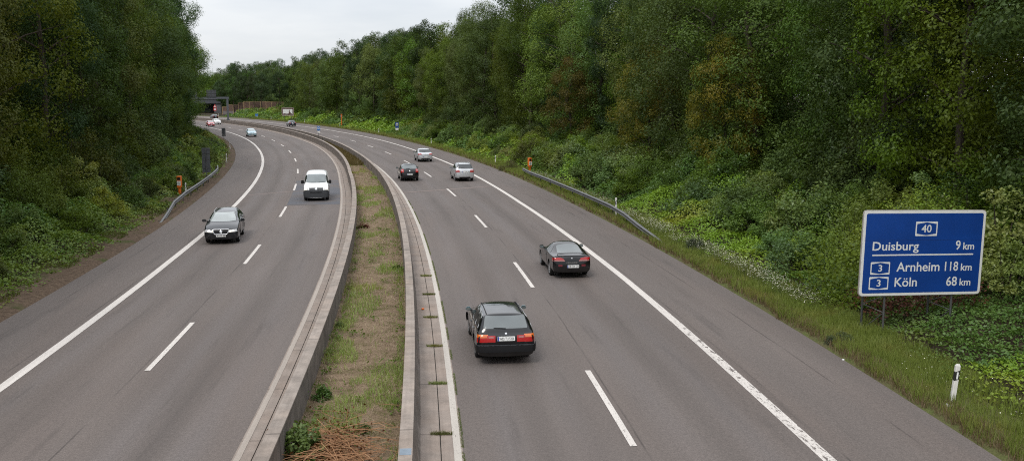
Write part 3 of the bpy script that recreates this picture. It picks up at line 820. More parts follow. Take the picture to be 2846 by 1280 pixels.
Pg, Wg = scatter([(a, b, n * .30, w) for a, b, n, w in GL], lambda s: L_OUT(s) - .95, lambda s: L_OUT(s) - 2.6, z_left, 75, lambda x, y, s, d: 1.0 * (fbm(x * .5 + 20, y * .5) > .47))
blades('grass', 'short green grass tufts on the brown litter strip, oncoming side', Pg, .08, .28, Wg, M_GRASS, 76)

def flowers(n, s0, s1, dmin, dmax, seed):
    rg = np.random.RandomState(seed); CC = []
    s = rg.uniform(s0, s1, n); d = dmin(s) + (dmax(s) - dmin(s)) * rg.beta(2, 2, n); x, y = pos(s, d)
    k = fbm(x * .7 + 3, y * .7) > .40; s, d, x, y = s[k], d[k], x[k], y[k]
    z = z_right(s, d) + rg.uniform(.32, .62, len(s))
    return np.stack([x, y, z], -1)
FC = np.concatenate([flowers(7600, 33, 67, lambda s: R_OUT(s) + .75 + .3 * (s < 48), lambda s: R_OUT(s) + 2.35, 81), flowers(2300, 66, 92, lambda s: R_OUT(s) + .9, lambda s: R_OUT(s) + 2.3, 85), flowers(70, 20, 26, lambda s: R_OUT(s) + .8, lambda s: R_OUT(s) + 2.4, 82), flowers(14, 22, 25.5, lambda s: R_OUT(s) + .3, lambda s: R_OUT(s) + 1.2, 83)])
rgf = np.random.RandomState(84); n = len(FC); a6 = np.arange(6) * math.pi / 3
rad = rgf.uniform(.008, .016, n); tl = rgf.normal(size=(n, 2)) * .3
ring = np.stack([np.cos(a6), np.sin(a6)], -1)
V = np.zeros((n, 6, 3)); V[:, :, :2] = ring[None] * rad[:, None, None]; V[:, :, 2] = V[:, :, 0] * tl[:, :1] + V[:, :, 1] * tl[:, 1:]
V = (V + FC[:, None, :]).reshape(-1, 3)
t = NT('flower_white'); M_FLOW = t.principled((.62, .60, .47), .8, spec=.2)
fo = bpy.data.objects.new('flowers', np_mesh('flowers', V, np.arange(n * 6, dtype=np.int32).reshape(n, 6), M_FLOW)); link(fo)
tag(fo, 'drift of small white flowers in the verge beside the rail', 'flowers', kind='stuff')
Ps = FC.copy(); Ps[:, 2] -= .5
blades('flower_stems', 'thin green stems carrying the white verge flowers', Ps, .45, .5, .01, M_GRASS, 86, .1)

# ------------------------------------------------------------------ median strip
ML = [(12, 34, 900, .012), (34, 60, 420, .02), (60, 110, 170, .036), (110, 200, 80, .07)]
mlo = lambda s: -7.74 + mshift(s); mhi = lambda s: -5.34 + wshift(s)
gk = lambda x, y, s, d: np.where(fbm(x * .7 + 11, y * .32 + 4) > .61, .5, .02) + .28 * (np.abs(d - mhi(s)) < .2) * (vnoise(s * .4, 0 * s) > .5)
Pg, Wg = scatter(ML, mlo, mhi, z_med, 91, gk)
blades('grass', 'patchy green weeds and grass tufts on the soil between the barriers', Pg, .06, .26, Wg, M_HERB, 92, .9)
Pg, Wg = scatter([(a, b, n * .16, w * .9) for a, b, n, w in ML], mlo, mhi, lambda s, d: z_med(s, d) + .01, 93)
o = blades('straw', 'dry flattened straw lying on the soil between the barriers', Pg, .05, .10, Wg, M_STRAW, 94, 5.0)
Pg, Wg = scatter([(110, 230, 60, .07)], mlo, mhi, z_med, 95)
blades('grass', 'brownish dry grass between the barriers toward the bend', Pg, .15, .55, Wg, leaf_mat('brown_grass', [(.14, .10, .035), (.20, .14, .05), (.28, .20, .09)]), 96, .5)
# broad-leaved weeds as low rosettes in the median
rg = np.random.RandomState(97); CC = []
for k in range(130):
    s = rg.uniform(14, 62); d = rg.uniform(-7.7, -5.35) if rg.rand() < .5 else rg.choice([-7.6, -5.45]) + rg.normal() * .1
    x, y = pos(s, d); m = rg.randint(10, 45); r = rg.uniform(.08, .26)
    CC.append(np.stack([x + rg.normal(size=m) * r, y + rg.normal(size=m) * r, .06 + rg.rand(m) * r * 1.1], -1))
C = np.concatenate(CC); V, F = leaf_quads(C, unit(np.array([0, 0, 1.0]) + rg.normal(size=(len(C), 3)) * .5), np.full(len(C), .075), rg, asp=.6)
o = bpy.data.objects.new('weeds', np_mesh('weeds', V, F, M_HERB)); link(o); tag(o, 'low broad-leaved weeds dotted over the soil between the barriers', 'weeds', kind='stuff')
CB = make_bush(41, .55, .42, 26, 60, .085, M_HERB2, crown_r=.17, upright=.6)
zm = lambda s, d: 0 * s + .05
bush(0, 20.8, -7.45, zm, 1.25, 'dark leafy bush against the inner barrier at the bottom edge of the picture', None, CB)
bush(0, 25.0, -7.42, zm, .62, 'small leafy bush against the inner barrier farther up the soil strip', None, CB)
bush(0, 19.6, -5.6, zm, .7, 'leafy green weed bush by the outer barrier at the bottom edge of the picture', None, CB)
bush(0, 22.4, -6.2, zm, .45, 'small green weed bush beside the heap of dead stalks', None, CB)
bush(0, 33.0, -7.55, zm, .42, 'tiny leafy bush at the barrier foot above the bare soil', None, CB)
bush(0, 44.0, -5.55, zm, .5, 'yellowish small bush at the barrier foot beside the departing carriageway', None, make_bush(42, .55, .5, 20, 60, .085, M_LEAFL, crown_r=.18))
bush(0, 58.0, -7.35, zm, .9, 'reddish brown dock bush in the soil strip beyond the small green bush', None, make_bush(43, .4, .4, 16, 60, .08, M_RUST, crown_r=.16))
# heap of dead stalks
rg = np.random.RandomState(98); tb = MB()
x0, y0 = pos(20.6, -6.75)
for k in range(260):
    a = rg.normal() * .55 + (-.35 if k % 3 else .5); L = rg.uniform(.5, 1.7)
    c = np.array([float(x0) + rg.normal() * .42, float(y0) + rg.normal() * .75 + .1, .06 + rg.rand() ** 1.5 * .32])
    dv = np.array([math.cos(a), math.sin(a), rg.normal() * .13]) * L / 2
    md = c + rg.normal(size=3) * .04
    tb.tube([tuple(c - dv), tuple(md), tuple(c + dv)], [.007, .008, .004], n=3, cap=False)
hp = tb.build('brushwood_heap', M_BRSTEM); tag(hp, 'heap of dead reddish brown stalks lying on the soil at the bottom of the picture', 'brushwood heap')
CC = np.stack([float(x0) + rg.normal(size=900) * .5 - .25, float(y0) + rg.normal(size=900) * .9 + .6, .05 + rg.rand(900) * .35], -1)
V, F = leaf_quads(CC, unit(rg.normal(size=(900, 3)) + np.array([0, 0, .6])), np.full(900, .07), rg, asp=.5)
me = np_mesh('dead_leaves', V, F, M_RUST); o = bpy.data.objects.new('dead_leaves', me); link(o, hp)
# weeds rooted in the open joints of the gutter
rg = np.random.RandomState(99)
for k in range(6):
    s = 22.0 + 4.0 * k; x, y = pos(s, -4.35 + rg.normal() * .05); m = 420
    q = np.stack([x + np.clip(rg.normal(size=m), -1.6, 1.6) * .15, y + np.clip(rg.normal(size=m), -1.6, 1.6) * .035, 0 * np.zeros(m) + .02], -1)
    o = blades('grass_tuft', None, q, .03, .10, .010, M_GRASS, 200 + k, 1.2); del o['kind']
    tag(o, 'small grass tuft growing from a joint in the concrete gutter', 'grass tuft', 'grass tufts in the gutter joints')
Pg, Wg = scatter([(12, 40, 110, .010), (40, 75, 50, .02)], lambda s: -3.93 + 0 * s, lambda s: -3.86 + 0 * s, lambda s, d: 0 * s + .01, 101, lambda x, y, s, d: 1.0 * (vnoise(s * 1.1, 0 * s) > .4))
blades('grass', 'thin green growth along the seam between asphalt and white gutter line', Pg, .015, .045, Wg, M_GRASS, 102, 1.0)
# ------------------------------------------------------------------ street furniture
M_POSTW = simple('post_white', (.62, .60, .56), .5, .08)
M_POSTB = simple('post_black', (.012, .012, .012), .5)
M_REFL = simple('reflector_white', (.75, .75, .74), .2, .05)
M_GALV = simple('galvanised_steel', (.135, .136, .135), .55, .15, metal=.55)
M_GALVD = simple('galvanised_post', (.085, .085, .083), .55, .15, metal=.4)
M_SIGNBACK = simple('sign_back_grey', (.060, .064, .070), .55, .12)
M_SIGNBLUE = simple('sign_blue', (.003, .040, .22), .42, .14, .9)
M_SIGNWHITE = simple('sign_white', (.66, .66, .64), .45, .05)
M_SIGNRIM = simple('sign_rim', (.30, .28, .26), .5, .1)
M_ORANGE = simple('phone_orange', (.66, .145, .018), .45, .08)
M_BROWN = simple('sign_brown', (.075, .035, .025), .5, .08)
M_STEELG = simple('gantry_grey', (.08, .087, .098), .55, .1)
M_RED = simple('sign_red', (.50, .02, .02), .45, .06)
M_BLUEG = simple('sign_light_blue', (.03, .13, .36), .45, .06)

def frame(x, y, yaw):
    """local x to the right seen from the front, local y up, local z out of the face; yaw: direction the face looks to, about z"""
    n = Vector((math.cos(yaw), math.sin(yaw), 0)); X = Vector((0, 0, 1)).cross(n).normalized()
    M = Matrix((X, Vector((0, 0, 1)), n)).transposed().to_4x4(); M.translation = Vector((x, y, 0)); return M
def on(root, o):
    """geometry was made in world metres; hang it under its thing"""
    o.data.transform(Matrix.Translation(-root.location)); o.parent = root; return o
def rect(x0, y0, x1, y1): return [(x0, y0), (x1, y0), (x1, y1), (x0, y1)]
def plate_(root, name, poly, z0, z1, M, mat, parent=None):
    b = MB(); b.prism(poly, z0, z1, M); o = b.build(name, mat)
    o.data.transform(Matrix.Translation(-root.location)); o.parent = parent or root; return o

# -- the blue distance sign
x0, x1 = 11.22, 15.48
ax, ay = x0, 30.12; bx, by = x1, 30.86
yaw = math.atan2(by - ay, bx - ax) - math.pi / 2
Wd = math.hypot(bx - ax, by - ay); zb, zt = 1.47, 4.24
cx, cy = (ax + bx) / 2, (ay + by) / 2
root = empty('distance_sign', (cx, cy, .3)); tag(root, 'large blue distance sign reading Duisburg, Arnheim and Köln on two lattice legs', 'road sign')
M = frame(cx, cy, yaw); H = zt - zb
M = M @ Matrix.Rotation(R(-1.0), 4, 'Z'); M.translation.z = zb
hw = Wd / 2
plate_(root, 'sign_rim', rounded(rect(-hw - .02, -.02, hw + .02, H + .02), .14, 5), -.06, -.012, M, M_SIGNRIM)
plate_(root, 'border', rounded(rect(-hw, 0, hw, H), .13, 5), -.012, .004, M, M_SIGNWHITE)
panel = plate_(root, 'panel', rounded(rect(-hw + .085, .085, hw - .085, H - .085), .07, 4), .004, .008, M, M_SIGNBLUE)
# photo measurements: fractions of the sign's width and height
fx = lambda u: -hw + u * Wd
fy = lambda v: H * (1 - v)
def txt(s_, u0, u1, vb, size, parent=panel):
    T = M @ Matrix.Translation((fx(u0), fy(vb), .009))
    o = text_mesh('lettering', s_, size, M_SIGNWHITE, parent, T, width=(u1 - u0) * Wd, bold=.0045, depth=.0006)
    o.data.transform(Matrix.Translation(-root.location)); return o
cap = 1.43
txt('Duisburg', .083, .461, .462, .30 * cap / 1.08); txt('9', .766, .806, .462, .30 * cap); txt('km', .829, .921, .462, .235 * cap)
txt('Arnheim', .290, .645, .714, .30 * cap / 1.0); txt('118', .690, .800, .714, .30 * cap); txt('km', .824, .916, .714, .235 * cap)
txt('Köln', .283, .467, .894, .30 * cap); txt('68', .711, .800, .894, .30 * cap); txt('km', .823, .915, .894, .235 * cap)
plate_(root, 'divider', rect(fx(.085), fy(.527), fx(.918), fy(.511)), .0085, .011, M, M_SIGNWHITE)
plate_(root, 'panel_seam', rect(-hw + .06, fy(.345) - .004, hw - .06, fy(.345) + .004), .0082, .0092, M, simple('seam_dark', (.002, .018, .10), .6))
def shield(u0, u1, v0, v1, num, parent=None):
    a, b, c, d = fx(u0), fx(u1), fy(v1), fy(v0)
    sh = plate_(root, 'route_shield', rounded(rect(a, c, b, d), .03, 3), .0085, .011, M, M_SIGNWHITE)
    w, h = b - a, d - c; k = .04 * w + .01
    hexa = [(a + k, c + h * .16), (a + w * .5, c + h * .05), (b - k, c + h * .16), (b - k, d - h * .16), (a + w * .5, d - h * .05), (a + k, d - h * .16)]
    plate_(root, 'shield_face', hexa, .011, .013, M, M_SIGNBLUE, parent=sh)
    tw = .46 * w if len(num) > 1 else .20 * w
    T = M @ Matrix.Translation((a + w / 2 - tw / 2, c + h * .26, .0135))
    o = text_mesh('lettering', num, h * .52 * cap, M_SIGNWHITE, sh, T, width=tw, bold=.003, depth=.0006); o.data.transform(Matrix.Translation(-root.location))
shield(.423, .602, .128, .297, '40'); shield(.078, .235, .600, .748, '3'); shield(.073, .231, .776, .926, '3')
for lx, nm in ((-hw * .615, 0), (hw * .50, 1)):
    b = MB(); M0 = frame(cx, cy, yaw)
    g = -.9
    for px, pz in ((lx + .13, -.09), (lx - .20, -.85)):
        b.tube([M0 @ Vector((px, -.4, pz)), M0 @ Vector((px, zb + .1, pz))], .038, n=10)
        b.tube([M0 @ Vector((px, -.4, pz)), M0 @ Vector((px, .12 + .25 * (pz < -.5), pz))], .06, n=10)
    pts = [(lx + .13, 1.45, -.09), (lx - .20, 1.05, -.85), (lx - .20, 1.05, -.85), (lx + .13, .90, -.09), (lx + .13, .90, -.09), (lx - .20, .15, -.85)]
    for i in range(0, 6, 2): b.tube([M0 @ Vector(pts[i]), M0 @ Vector(pts[i + 1])], .015, n=6)
    on(root, b.build('leg', M_GALVD, smooth=True))
b = MB(); M0 = frame(cx, cy, yaw)
for h in (zb + .45, zb + 1.35, zb + 2.3): b.box(M0 @ Vector((0, h, -.10)), (Wd * .9, .08, .08), Matrix.Rotation(yaw + math.pi / 2, 3, 'Z'))
on(root, b.build('back_rail', M_GALVD))

# -- guard rails
def rail(label, keys, side, nposts):
    """keys: (s, d, height of the beam's middle)"""
    root = empty('guard_rail', P3(keys[0][0], keys[0][1])); tag(root, label, 'guard rail')
    ks = np.array(keys); sv_ = np.linspace(ks[0, 0], ks[-1, 0], 90)
    prof = [(0, .155), (.035, .12), (.085, .10), (.085, .055), (.02, .025), (.02, -.025), (.085, -.055), (.085, -.10), (.035, -.12), (0, -.155)]
    V = []; F = []; n = len(prof)
    for s in sv_:
        d = np.interp(s, ks[:, 0], ks[:, 1]); h = np.interp(s, ks[:, 0], ks[:, 2])
        zg = float((z_right if side > 0 else z_left)(np.array([s]), np.array([d]))[0])
        for o, q in prof:
            x, y = pos(s, d - side * o); V.append((float(x), float(y), zg + h + q))
        for o, q in reversed(prof):
            x, y = pos(s, d - side * (o - .006)); V.append((float(x), float(y), zg + h + q))
    m = 2 * n
    for i in range(len(sv_) - 1):
        for k in range(m): F.append((i * m + k, i * m + (k + 1) % m, (i + 1) * m + (k + 1) % m, (i + 1) * m + k))
    F.append(tuple(range(m))); F.append(tuple(range(len(V) - 1, len(V) - m - 1, -1)))
    b = MB(); b.add(V, F); on(root, b.build('beam', M_GALV, smooth=True, angle=35))
    for q in np.linspace(ks[0, 0] + 1.2, ks[-1, 0] - .5, nposts):
        d = np.interp(q, ks[:, 0], ks[:, 1]); h = np.interp(q, ks[:, 0], ks[:, 2])
        x, y, z = P3(q, d + side * .14, float((z_right if side > 0 else z_left)(np.array([q]), np.array([d]))[0]))
        b = MB(); top = max(.05, h + .10); Rz = Matrix.Rotation(head(q), 3, 'Z')
        b.box((x, y, z + top / 2 - .3), (.10, .012, top + .6), Rz)
        for e in (-.044, .044): b.box(Vector((x, y, z + top / 2 - .3)) + Rz @ Vector((e, .03, 0)), (.012, .05, top + .6), Rz)
        b.box(Vector((x, y, z + h)) + Rz @ Vector((0, side * .07, 0)), (.12, .12, .06), Rz)
        on(root, b.build('post', M_GALVD))
rail('grey steel guard rail dipping into the ground along the departing side verge', [(47.8, 8.55, -.12), (50, 8.45, .15), (53, 8.3, .45), (57, 8.5, .62), (61, 8.68, .64), (75, 8.66, .64), (88, 8.66, .64), (92.5, 8.95, .62)], 1, 12)
rail('grey steel guard rail dipping into the ground along the brown strip on the oncoming side', [(61.5, -19.85, -.12), (65, -20.0, .2), (69, -20.25, .52), (75, -20.38, .62), (90, -20.42, .62), (99, -20.50, .62), (103.5, -20.9, .60)], -1, 11)

# -- delineator posts
def post_mesh():
    parts = []
    b = MB(); tri = rounded([(-.06, -.045), (.06, -.045), (.035, .075), (-.035, .075)], .02, 3)
    b.prism(tri, -.45, 1.0)
    n = len(tri)
    # slanted cap
    V = [Vector((p[0], p[1], 1.0)) for p in tri] + [Vector((p[0] * .55, p[1] * .55, 1.05 - p[1] * .15)) for p in tri]
    b.add(V, [(i, (i + 1) % n, n + (i + 1) % n, n + i) for i in range(n)] + [tuple(range(n, 2 * n))])
    shaft = b.build('post', M_POSTW)
    b = MB(); V = []
    for p in tri: V.append(Vector((p[0] * 1.03, p[1] * 1.03 - .001, .66 + p[0] * .45)))
    for p in tri: V.append(Vector((p[0] * 1.03, p[1] * 1.03 - .001, .88 + p[0] * .45)))
    b.add(V, [(i, (i + 1) % n, n + (i + 1) % n, n + i) for i in range(n)] + [tuple(range(n - 1, -1, -1)), tuple(range(n, 2 * n))])
    band = b.build('black_band', M_POSTB)
    b = MB(); b.box((0, -.049, .77), (.042, .006, .17)); refl = b.build('reflector', M_REFL)
    ms = (shaft.data, band.data, refl.data)
    for o in (shaft, band, refl): bpy.data.objects.remove(o)
    return ms
PM = post_mesh()
def delineator(s, d, zf, label, yaw=None, k=1.0, tilt=(0, 0), facing=1):
    x, y = pos(s, d); z = float(zf(np.array([s]), np.array([d]))[0])
    r = bpy.data.objects.new('delineator_post', None); col.objects.link(r)
    r.location = (float(x), float(y), z - .02); r.rotation_euler = (tilt[0], tilt[1], head(s) - math.pi / 2); r.scale = (k, k, k)
    tag(r, label, 'delineator post', 'white delineator posts along the verges')
    a = bpy.data.objects.new('post', PM[0]); col.objects.link(a); a.parent = r
    b_ = bpy.data.objects.new('black_band', PM[1]); col.objects.link(b_); b_.parent = a
    c_ = bpy.data.objects.new('reflector', PM[2]); col.objects.link(c_); c_.parent = b_
delineator(22.75, 8.72, z_right, 'large tilted white delineator post in the grass below the blue distance sign', k=1.06, tilt=(-.05, .12))
delineator(61.0, 9.05, z_right, 'white delineator post standing just behind the departing-side guard rail', k=1.15)
delineator(107.6, 9.23, z_right, 'white delineator post on the verge just past the far end of the departing-side rail')
delineator(151, 9.7, z_right, 'white delineator post on the verge level with the silver hatchback in the inner bend')
delineator(196, 10.3, z_right, 'white delineator post just before the small blue parking sign')
delineator(235, 11.2, z_right, 'white delineator post beside the thin orange column on the far bend')
delineator(273, 12.2, z_right, 'white delineator post past the brown and white picture sign')
delineator(309, 12.9, z_right, 'tiny white delineator post between the gantry leg and the picture sign')
delineator(365, 12.9, z_right, 'tiny white delineator post at the far end of the bend beside the bridge')
delineator(117.2, -20.75, z_left, 'white delineator post by the near grey sign back at the end of the oncoming-side rail', k=1.1)
delineator(148, -20.95, z_left, 'white delineator post between the two grey sign backs')
delineator(79.0, -20.95, z_left, 'white delineator post right in front of the orange phone by the oncoming-side rail')

# -- emergency phones
def phone(s, d, zf, label, yaw, zt, w=.44):
    x, y, _ = P3(s, d); g = float(zf(np.array([s]), np.array([d]))[0])
    r = empty('emergency_phone', (x, y, g)); tag(r, label, 'emergency phone', 'orange emergency phones')
    M = frame(x, y, yaw)
    b = MB(); b.prism(rounded(rect(-.085, -.09, .085, .09), .03, 2), 0, 1, M @ Matrix.Translation((0, g - .4, 0)) @ Matrix.Rotation(-math.pi / 2, 4, 'X') @ Matrix.Scale(zt - g + .1, 4, (0, 0, 1)))
    on(r, b.build('pillar', M_ORANGE))
    b = MB(); b.prism(rounded(rect(-w / 2, zt - .90, w / 2, zt), .07, 4), -.13, .13, M); hd = on(r, b.build('housing', M_ORANGE, bevel=.0))
    b = MB(); b.prism(rounded(rect(-w / 2, zt - .06, w / 2, zt + .02), .03, 3), -.16, .18, M); on(r, b.build('hood', M_ORANGE))
    plate_(r, 'sign_plate', rounded(rect(-.145, zt - .72, .145, zt - .36), .02, 2), .131, .137, M, M_SIGNWHITE, parent=hd)
    plate_(r, 'speaker_grille', rounded(rect(-.13, zt - .30, .13, zt - .10), .05, 3), .131, .136, M, M_POSTB, parent=hd)
    b = MB()      # receiver symbol
    P = [M @ Vector((math.cos(a) * .085, zt - .54 + math.sin(a) * .085, .141)) for a in np.linspace(R(60), R(300), 9)]
    b.tube(P, .014, n=5)
    for a in (60, 300): b.box(M @ Vector((math.cos(R(a)) * .085 + .01, zt - .54 + math.sin(R(a)) * .085, .141)), (.05, .02, .05), Matrix.Rotation(yaw + math.pi / 2, 3, 'Z'))
    on(r, b.build('receiver_symbol', M_POSTB)).parent = hd
    return r
phone(94.97, 10.2, z_right, 'orange emergency phone pillar at the far end of the departing-side guard rail', head(95) + math.pi + .35, 1.60, .33)
phone(79.3, -21.45, z_left, 'orange emergency phone pillar behind the oncoming-side guard rail', head(80) + math.pi - .25, 1.58, .30)
r = phone(240, 13.0, z_right, 'thin orange emergency phone column on the grass of the far bend', head(240) + math.pi / 2 + .1, 3.15, .22)

# -- grey backs of signs for the oncoming traffic
def sign_back(s, d, z0, z1, z2, w, label, boards):
    x, y, _ = P3(s, d); r = empty('traffic_sign', (x, y, float(z_left(np.array([s]), np.array([d]))[0]))); tag(r, label, 'road sign', 'grey sign backs on the oncoming side')
    M = frame(x, y, head(s) + math.pi)
    for i, (a, b_) in enumerate(boards):
        plate_(r, 'sign_board', rounded(rect(-w / 2, a, w / 2, b_), .04, 3), -.03, -.015, M, M_SIGNBACK)
        for h in (a + (b_ - a) * .25, a + (b_ - a) * .75):
            plate_(r, 'stiffener', rect(-w / 2 + .03, h - .025, w / 2 - .03, h + .025), -.012, .012, M, M_GALVD)
    b = MB(); b.tube([M @ Vector((0, -.4, .045)), M @ Vector((0, boards[0][1] - .05, .045))], .038, n=8); on(r, b.build('pole', M_GALVD, smooth=True))
sign_back(89.35, -20.55, 0, 0, 0, .70, 'tall dark grey back of a two-board sign on a pole behind the oncoming-side rail', [(2.62, 3.28), (1.10, 2.60)])
sign_back(181.5, -20.95, 0, 0, 0, .66, 'smaller dark grey sign back standing at the inside edge of the far bend', [(.95, 2.05), (.62, .92)])

# -- small signs
def small_sign(name, x, y, zg, yaw, boards, label, pole_top, tilt=0):
    r = empty(name, (x, y, zg)); tag(r, label, 'road sign'); M = frame(x, y, yaw)
    for nm, poly, z0, z1, mat in boards: plate_(r, nm, poly, z0, z1, M, mat)
    b = MB(); b.tube([M @ Vector((0, zg - .4, -.05)), M @ Vector((0, pole_top, -.05))], .036, n=8); on(r, b.build('pole', M_GALVD, smooth=True))
x, y = -32.6, 160.9
sc_ = 160.6 / 184
small_sign('blue_sign', x, y, 0, math.atan2(-y, -x), [('board', rounded(rect(-.26, 1.95, .26, 2.72), .04, 3), 0, .02, M_BLUEG), ('pictogram', rounded(rect(-.15, 2.2, .15, 2.58), .03, 2), .02, .026, M_SIGNWHITE), ('pictogram_bar', rect(-.10, 2.27, .10, 2.5), .026, .03, M_BLUEG), ('lower_plate', rect(-.2, 1.6, .2, 1.88), 0, .02, M_SIGNWHITE)],
           'small blue sign with white square on a thin pole in the strip between the barriers', 2.65)
x, y, _ = P3(188.8, 12.3)
zg = float(z_right(np.array([188.8]), np.array([12.3]))[0])
small_sign('parking_sign', x, y, zg, math.atan2(-y, -x + 4), [('board', rounded(rect(-.34, 1.45, .34, 2.55), .04, 3), 0, .02, M_SIGNBLUE), ('pictogram', rect(-.20, 1.9, .20, 2.4), .02, .026, M_SIGNWHITE), ('pictogram_tree', [(-.1, 2.0), (.12, 2.0), (.12, 2.1), (.05, 2.3), (-.05, 2.3), (-.1, 2.1)], .026, .03, M_POSTB), ('lower_plate', rect(-.3, 1.05, .3, 1.42), 0, .02, M_SIGNWHITE)],
           'small blue sign with white picture square on the verge of the far bend', 2.5)
x, y, _ = P3(325, 13.2); zg = float(z_right(np.array([325]), np.array([13.2]))[0])
small_sign('blue_sign', x, y, zg, math.atan2(-y, -x), [('board', rounded(rect(-.45, 1.0, .45, 1.75), .04, 3), 0, .02, M_BLUEG), ('edge', rect(-.45, .88, .45, .97), 0, .02, M_SIGNWHITE)], 'tiny light blue sign in the grass right of the gantry leg', 1.6)

# -- brown and white tourist picture sign
x, y = -66.65, 284.4; zg = 1.0
r = empty('tourist_sign', (x, y, zg)); tag(r, 'brown framed white picture sign with a dark headframe silhouette on the far bank', 'road sign')
M = frame(x, y, math.atan2(-y, -x - 10)); z0, z1 = 1.72, 4.10; w = 1.72
plate_(r, 'board', rounded(rect(-w, z0, w, z1), .15, 4), -.04, 0, M, simple('sign_pale_rim', (.34, .27, .25), .5))
plate_(r, 'brown_frame', rounded(rect(-w + .12, z0 + .12, w - .12, z1 - .12), .1, 3), 0, .006, M, M_BROWN)
face = plate_(r, 'picture_field', rect(-w + .34, z0 + .36, w - .34, z1 - .42), .006, .012, M, M_SIGNWHITE)
k = lambda u, v: (-w + u * 2 * w, z0 + v * (z1 - z0))
sil = [k(*q) for q in ((.12, .17), (.88, .17), (.88, .25), (.75, .30), (.74, .44), (.70, .47), (.67, .44), (.665, .68), (.63, .78), (.60, .70), (.59, .29), (.42, .25), (.3, .28), (.12, .31))]
plate_(r, 'silhouette', sil, .012, .016, M, M_BROWN, parent=face)
b = MB()
for q in (-1.0, 1.0): b.tube([M @ Vector((q, -.3, -.1)), M @ Vector((q, z1 - .3, -.1))], .06, n=8)
on(r, b.build('leg', M_GALVD, smooth=True))

# -- sign gantry over the oncoming carriageway
s_g = 282.5; hx, hy, _ = P3(s_g, -6.6); th = head(s_g)
r = empty('sign_gantry', (hx, hy, 0)); tag(r, 'grey steel gantry with one thick leg between the carriageways and signs on its beam', 'gantry')
L = Vector((-math.sin(th), math.cos(th), 0)); T = Vector((math.cos(th), math.sin(th), 0)); Rz = Matrix.Rotation(th, 3, 'Z')
o0 = Vector((hx, hy, 0))
b = MB(); b.box(o0 + Vector((0, 0, 3.6)), (.42, .46, 7.4), Rz); b.box(o0 + Vector((0, 0, .5)), (.8, .8, 1.2), Rz); b.box(o0 + Vector((0, 0, 1.12)), (.62, .62, .06), Rz)
on(r, b.build('leg', M_STEELG))
b = MB(); b.box(o0 + L * 7.2 + Vector((0, 0, 7.05)), (.5, 15.2, .52), Rz); b.box(o0 + L * 14.6 + Vector((0, 0, 3.5)), (.45, .5, 7.2), Rz)
on(r, b.build('beam', M_STEELG))
bb = MB(); bb.box(o0 + L * 4.35 - T * .33 + Vector((0, 0, 8.25)), (.08, 2.6, 1.95), Rz); pn = on(r, bb.build('sign_board', M_SIGNBACK))
bb = MB()
for q in (3.4, 4.35, 5.3): bb.box(o0 + L * q - T * .42 + Vector((0, 0, 8.2)), (.08, .07, 2.1), Rz)
for q in (7.55, 8.25, 8.95): bb.box(o0 + L * 4.35 - T * .40 + Vector((0, 0, q)), (.05, 2.6, .05), Rz)
on(r, bb.build('stiffener', M_GALVD)).parent = pn
bb = MB(); bb.box(o0 + L * 10.2 - T * .33 + Vector((0, 0, 8.4)), (.08, 4.2, 2.2), Rz); on(r, bb.build('sign_board', M_SIGNBACK))

# -- bridge with a dark underpass, beyond the end of the bend
M_BRC = simple('bridge_concrete', (.105, .105, .11), .85, .2, .5)
M_BRD = simple('bridge_girder', (.055, .058, .066), .7, .15, .5)
bx_, by_ = -128.5, 402.0
r = empty('road_bridge', (bx_, by_, .3)); tag(r, 'grey road bridge with a dark opening beyond the gantry', 'bridge')
th = math.atan2(by_, bx_) - math.pi / 2; Rz = Matrix.Rotation(th, 3, 'Z'); o0 = Vector((bx_, by_, 0))
loc = lambda u, v, z: o0 + Rz @ Vector((u, v, z))
b = MB(); b.box(loc(-6, 4, 5.1), (24, 9, 1.7), Rz); on(r, b.build('deck', M_BRD))
b = MB(); b.box(loc(-6, -.6, 6.35), (24, .25, .8), Rz); on(r, b.build('parapet', M_BRC))
b = MB(); b.box(loc(4.9, 4.2, 2.0), (3.0, 8.6, 4.5), Rz); on(r, b.build('abutment', M_BRC))
b = MB(); b.box(loc(-12.0, 4.2, 2.0), (3.0, 8.6, 4.5), Rz); on(r, b.build('abutment', M_BRC))
b = MB(); b.box(loc(-4, 8.4, 2.0), (15, .4, 4.4), Rz); on(r, b.build('inner_wall', M_BRD))
for q, lab in ((3.6, 'red bordered triangular warning sign on a post before the bridge'),):
    c0 = loc(q, -3.0, 0); yw = math.atan2(-c0.y, -c0.x); rr = empty('warning_sign', (c0.x, c0.y, .6)); tag(rr, lab, 'road sign')
    M = frame(c0.x, c0.y, yw)
    plate_(rr, 'triangle', rounded([(-.8, 2.6), (.8, 2.6), (0, 4.0)], .1, 3), 0, .02, M, M_RED); plate_(rr, 'triangle_face', [(-.42, 2.82), (.42, 2.82), (0, 3.55)], .02, .025, M, M_SIGNWHITE)
    plate_(rr, 'lower_disc', [(math.cos(a) * .65, 1.85 + math.sin(a) * .65) for a in np.linspace(0, 2 * math.pi, 20)[:-1]], 0, .02, M, M_RED); plate_(rr, 'disc_face', [(math.cos(a) * .4, 1.85 + math.sin(a) * .4) for a in np.linspace(0, 2 * math.pi, 20)[:-1]], .02, .025, M, M_SIGNWHITE)
    b = MB(); b.tube([M @ Vector((0, 0, -.06)), M @ Vector((0, 3.6, -.06))], .05, n=8); on(rr, b.build('pole', M_GALVD))

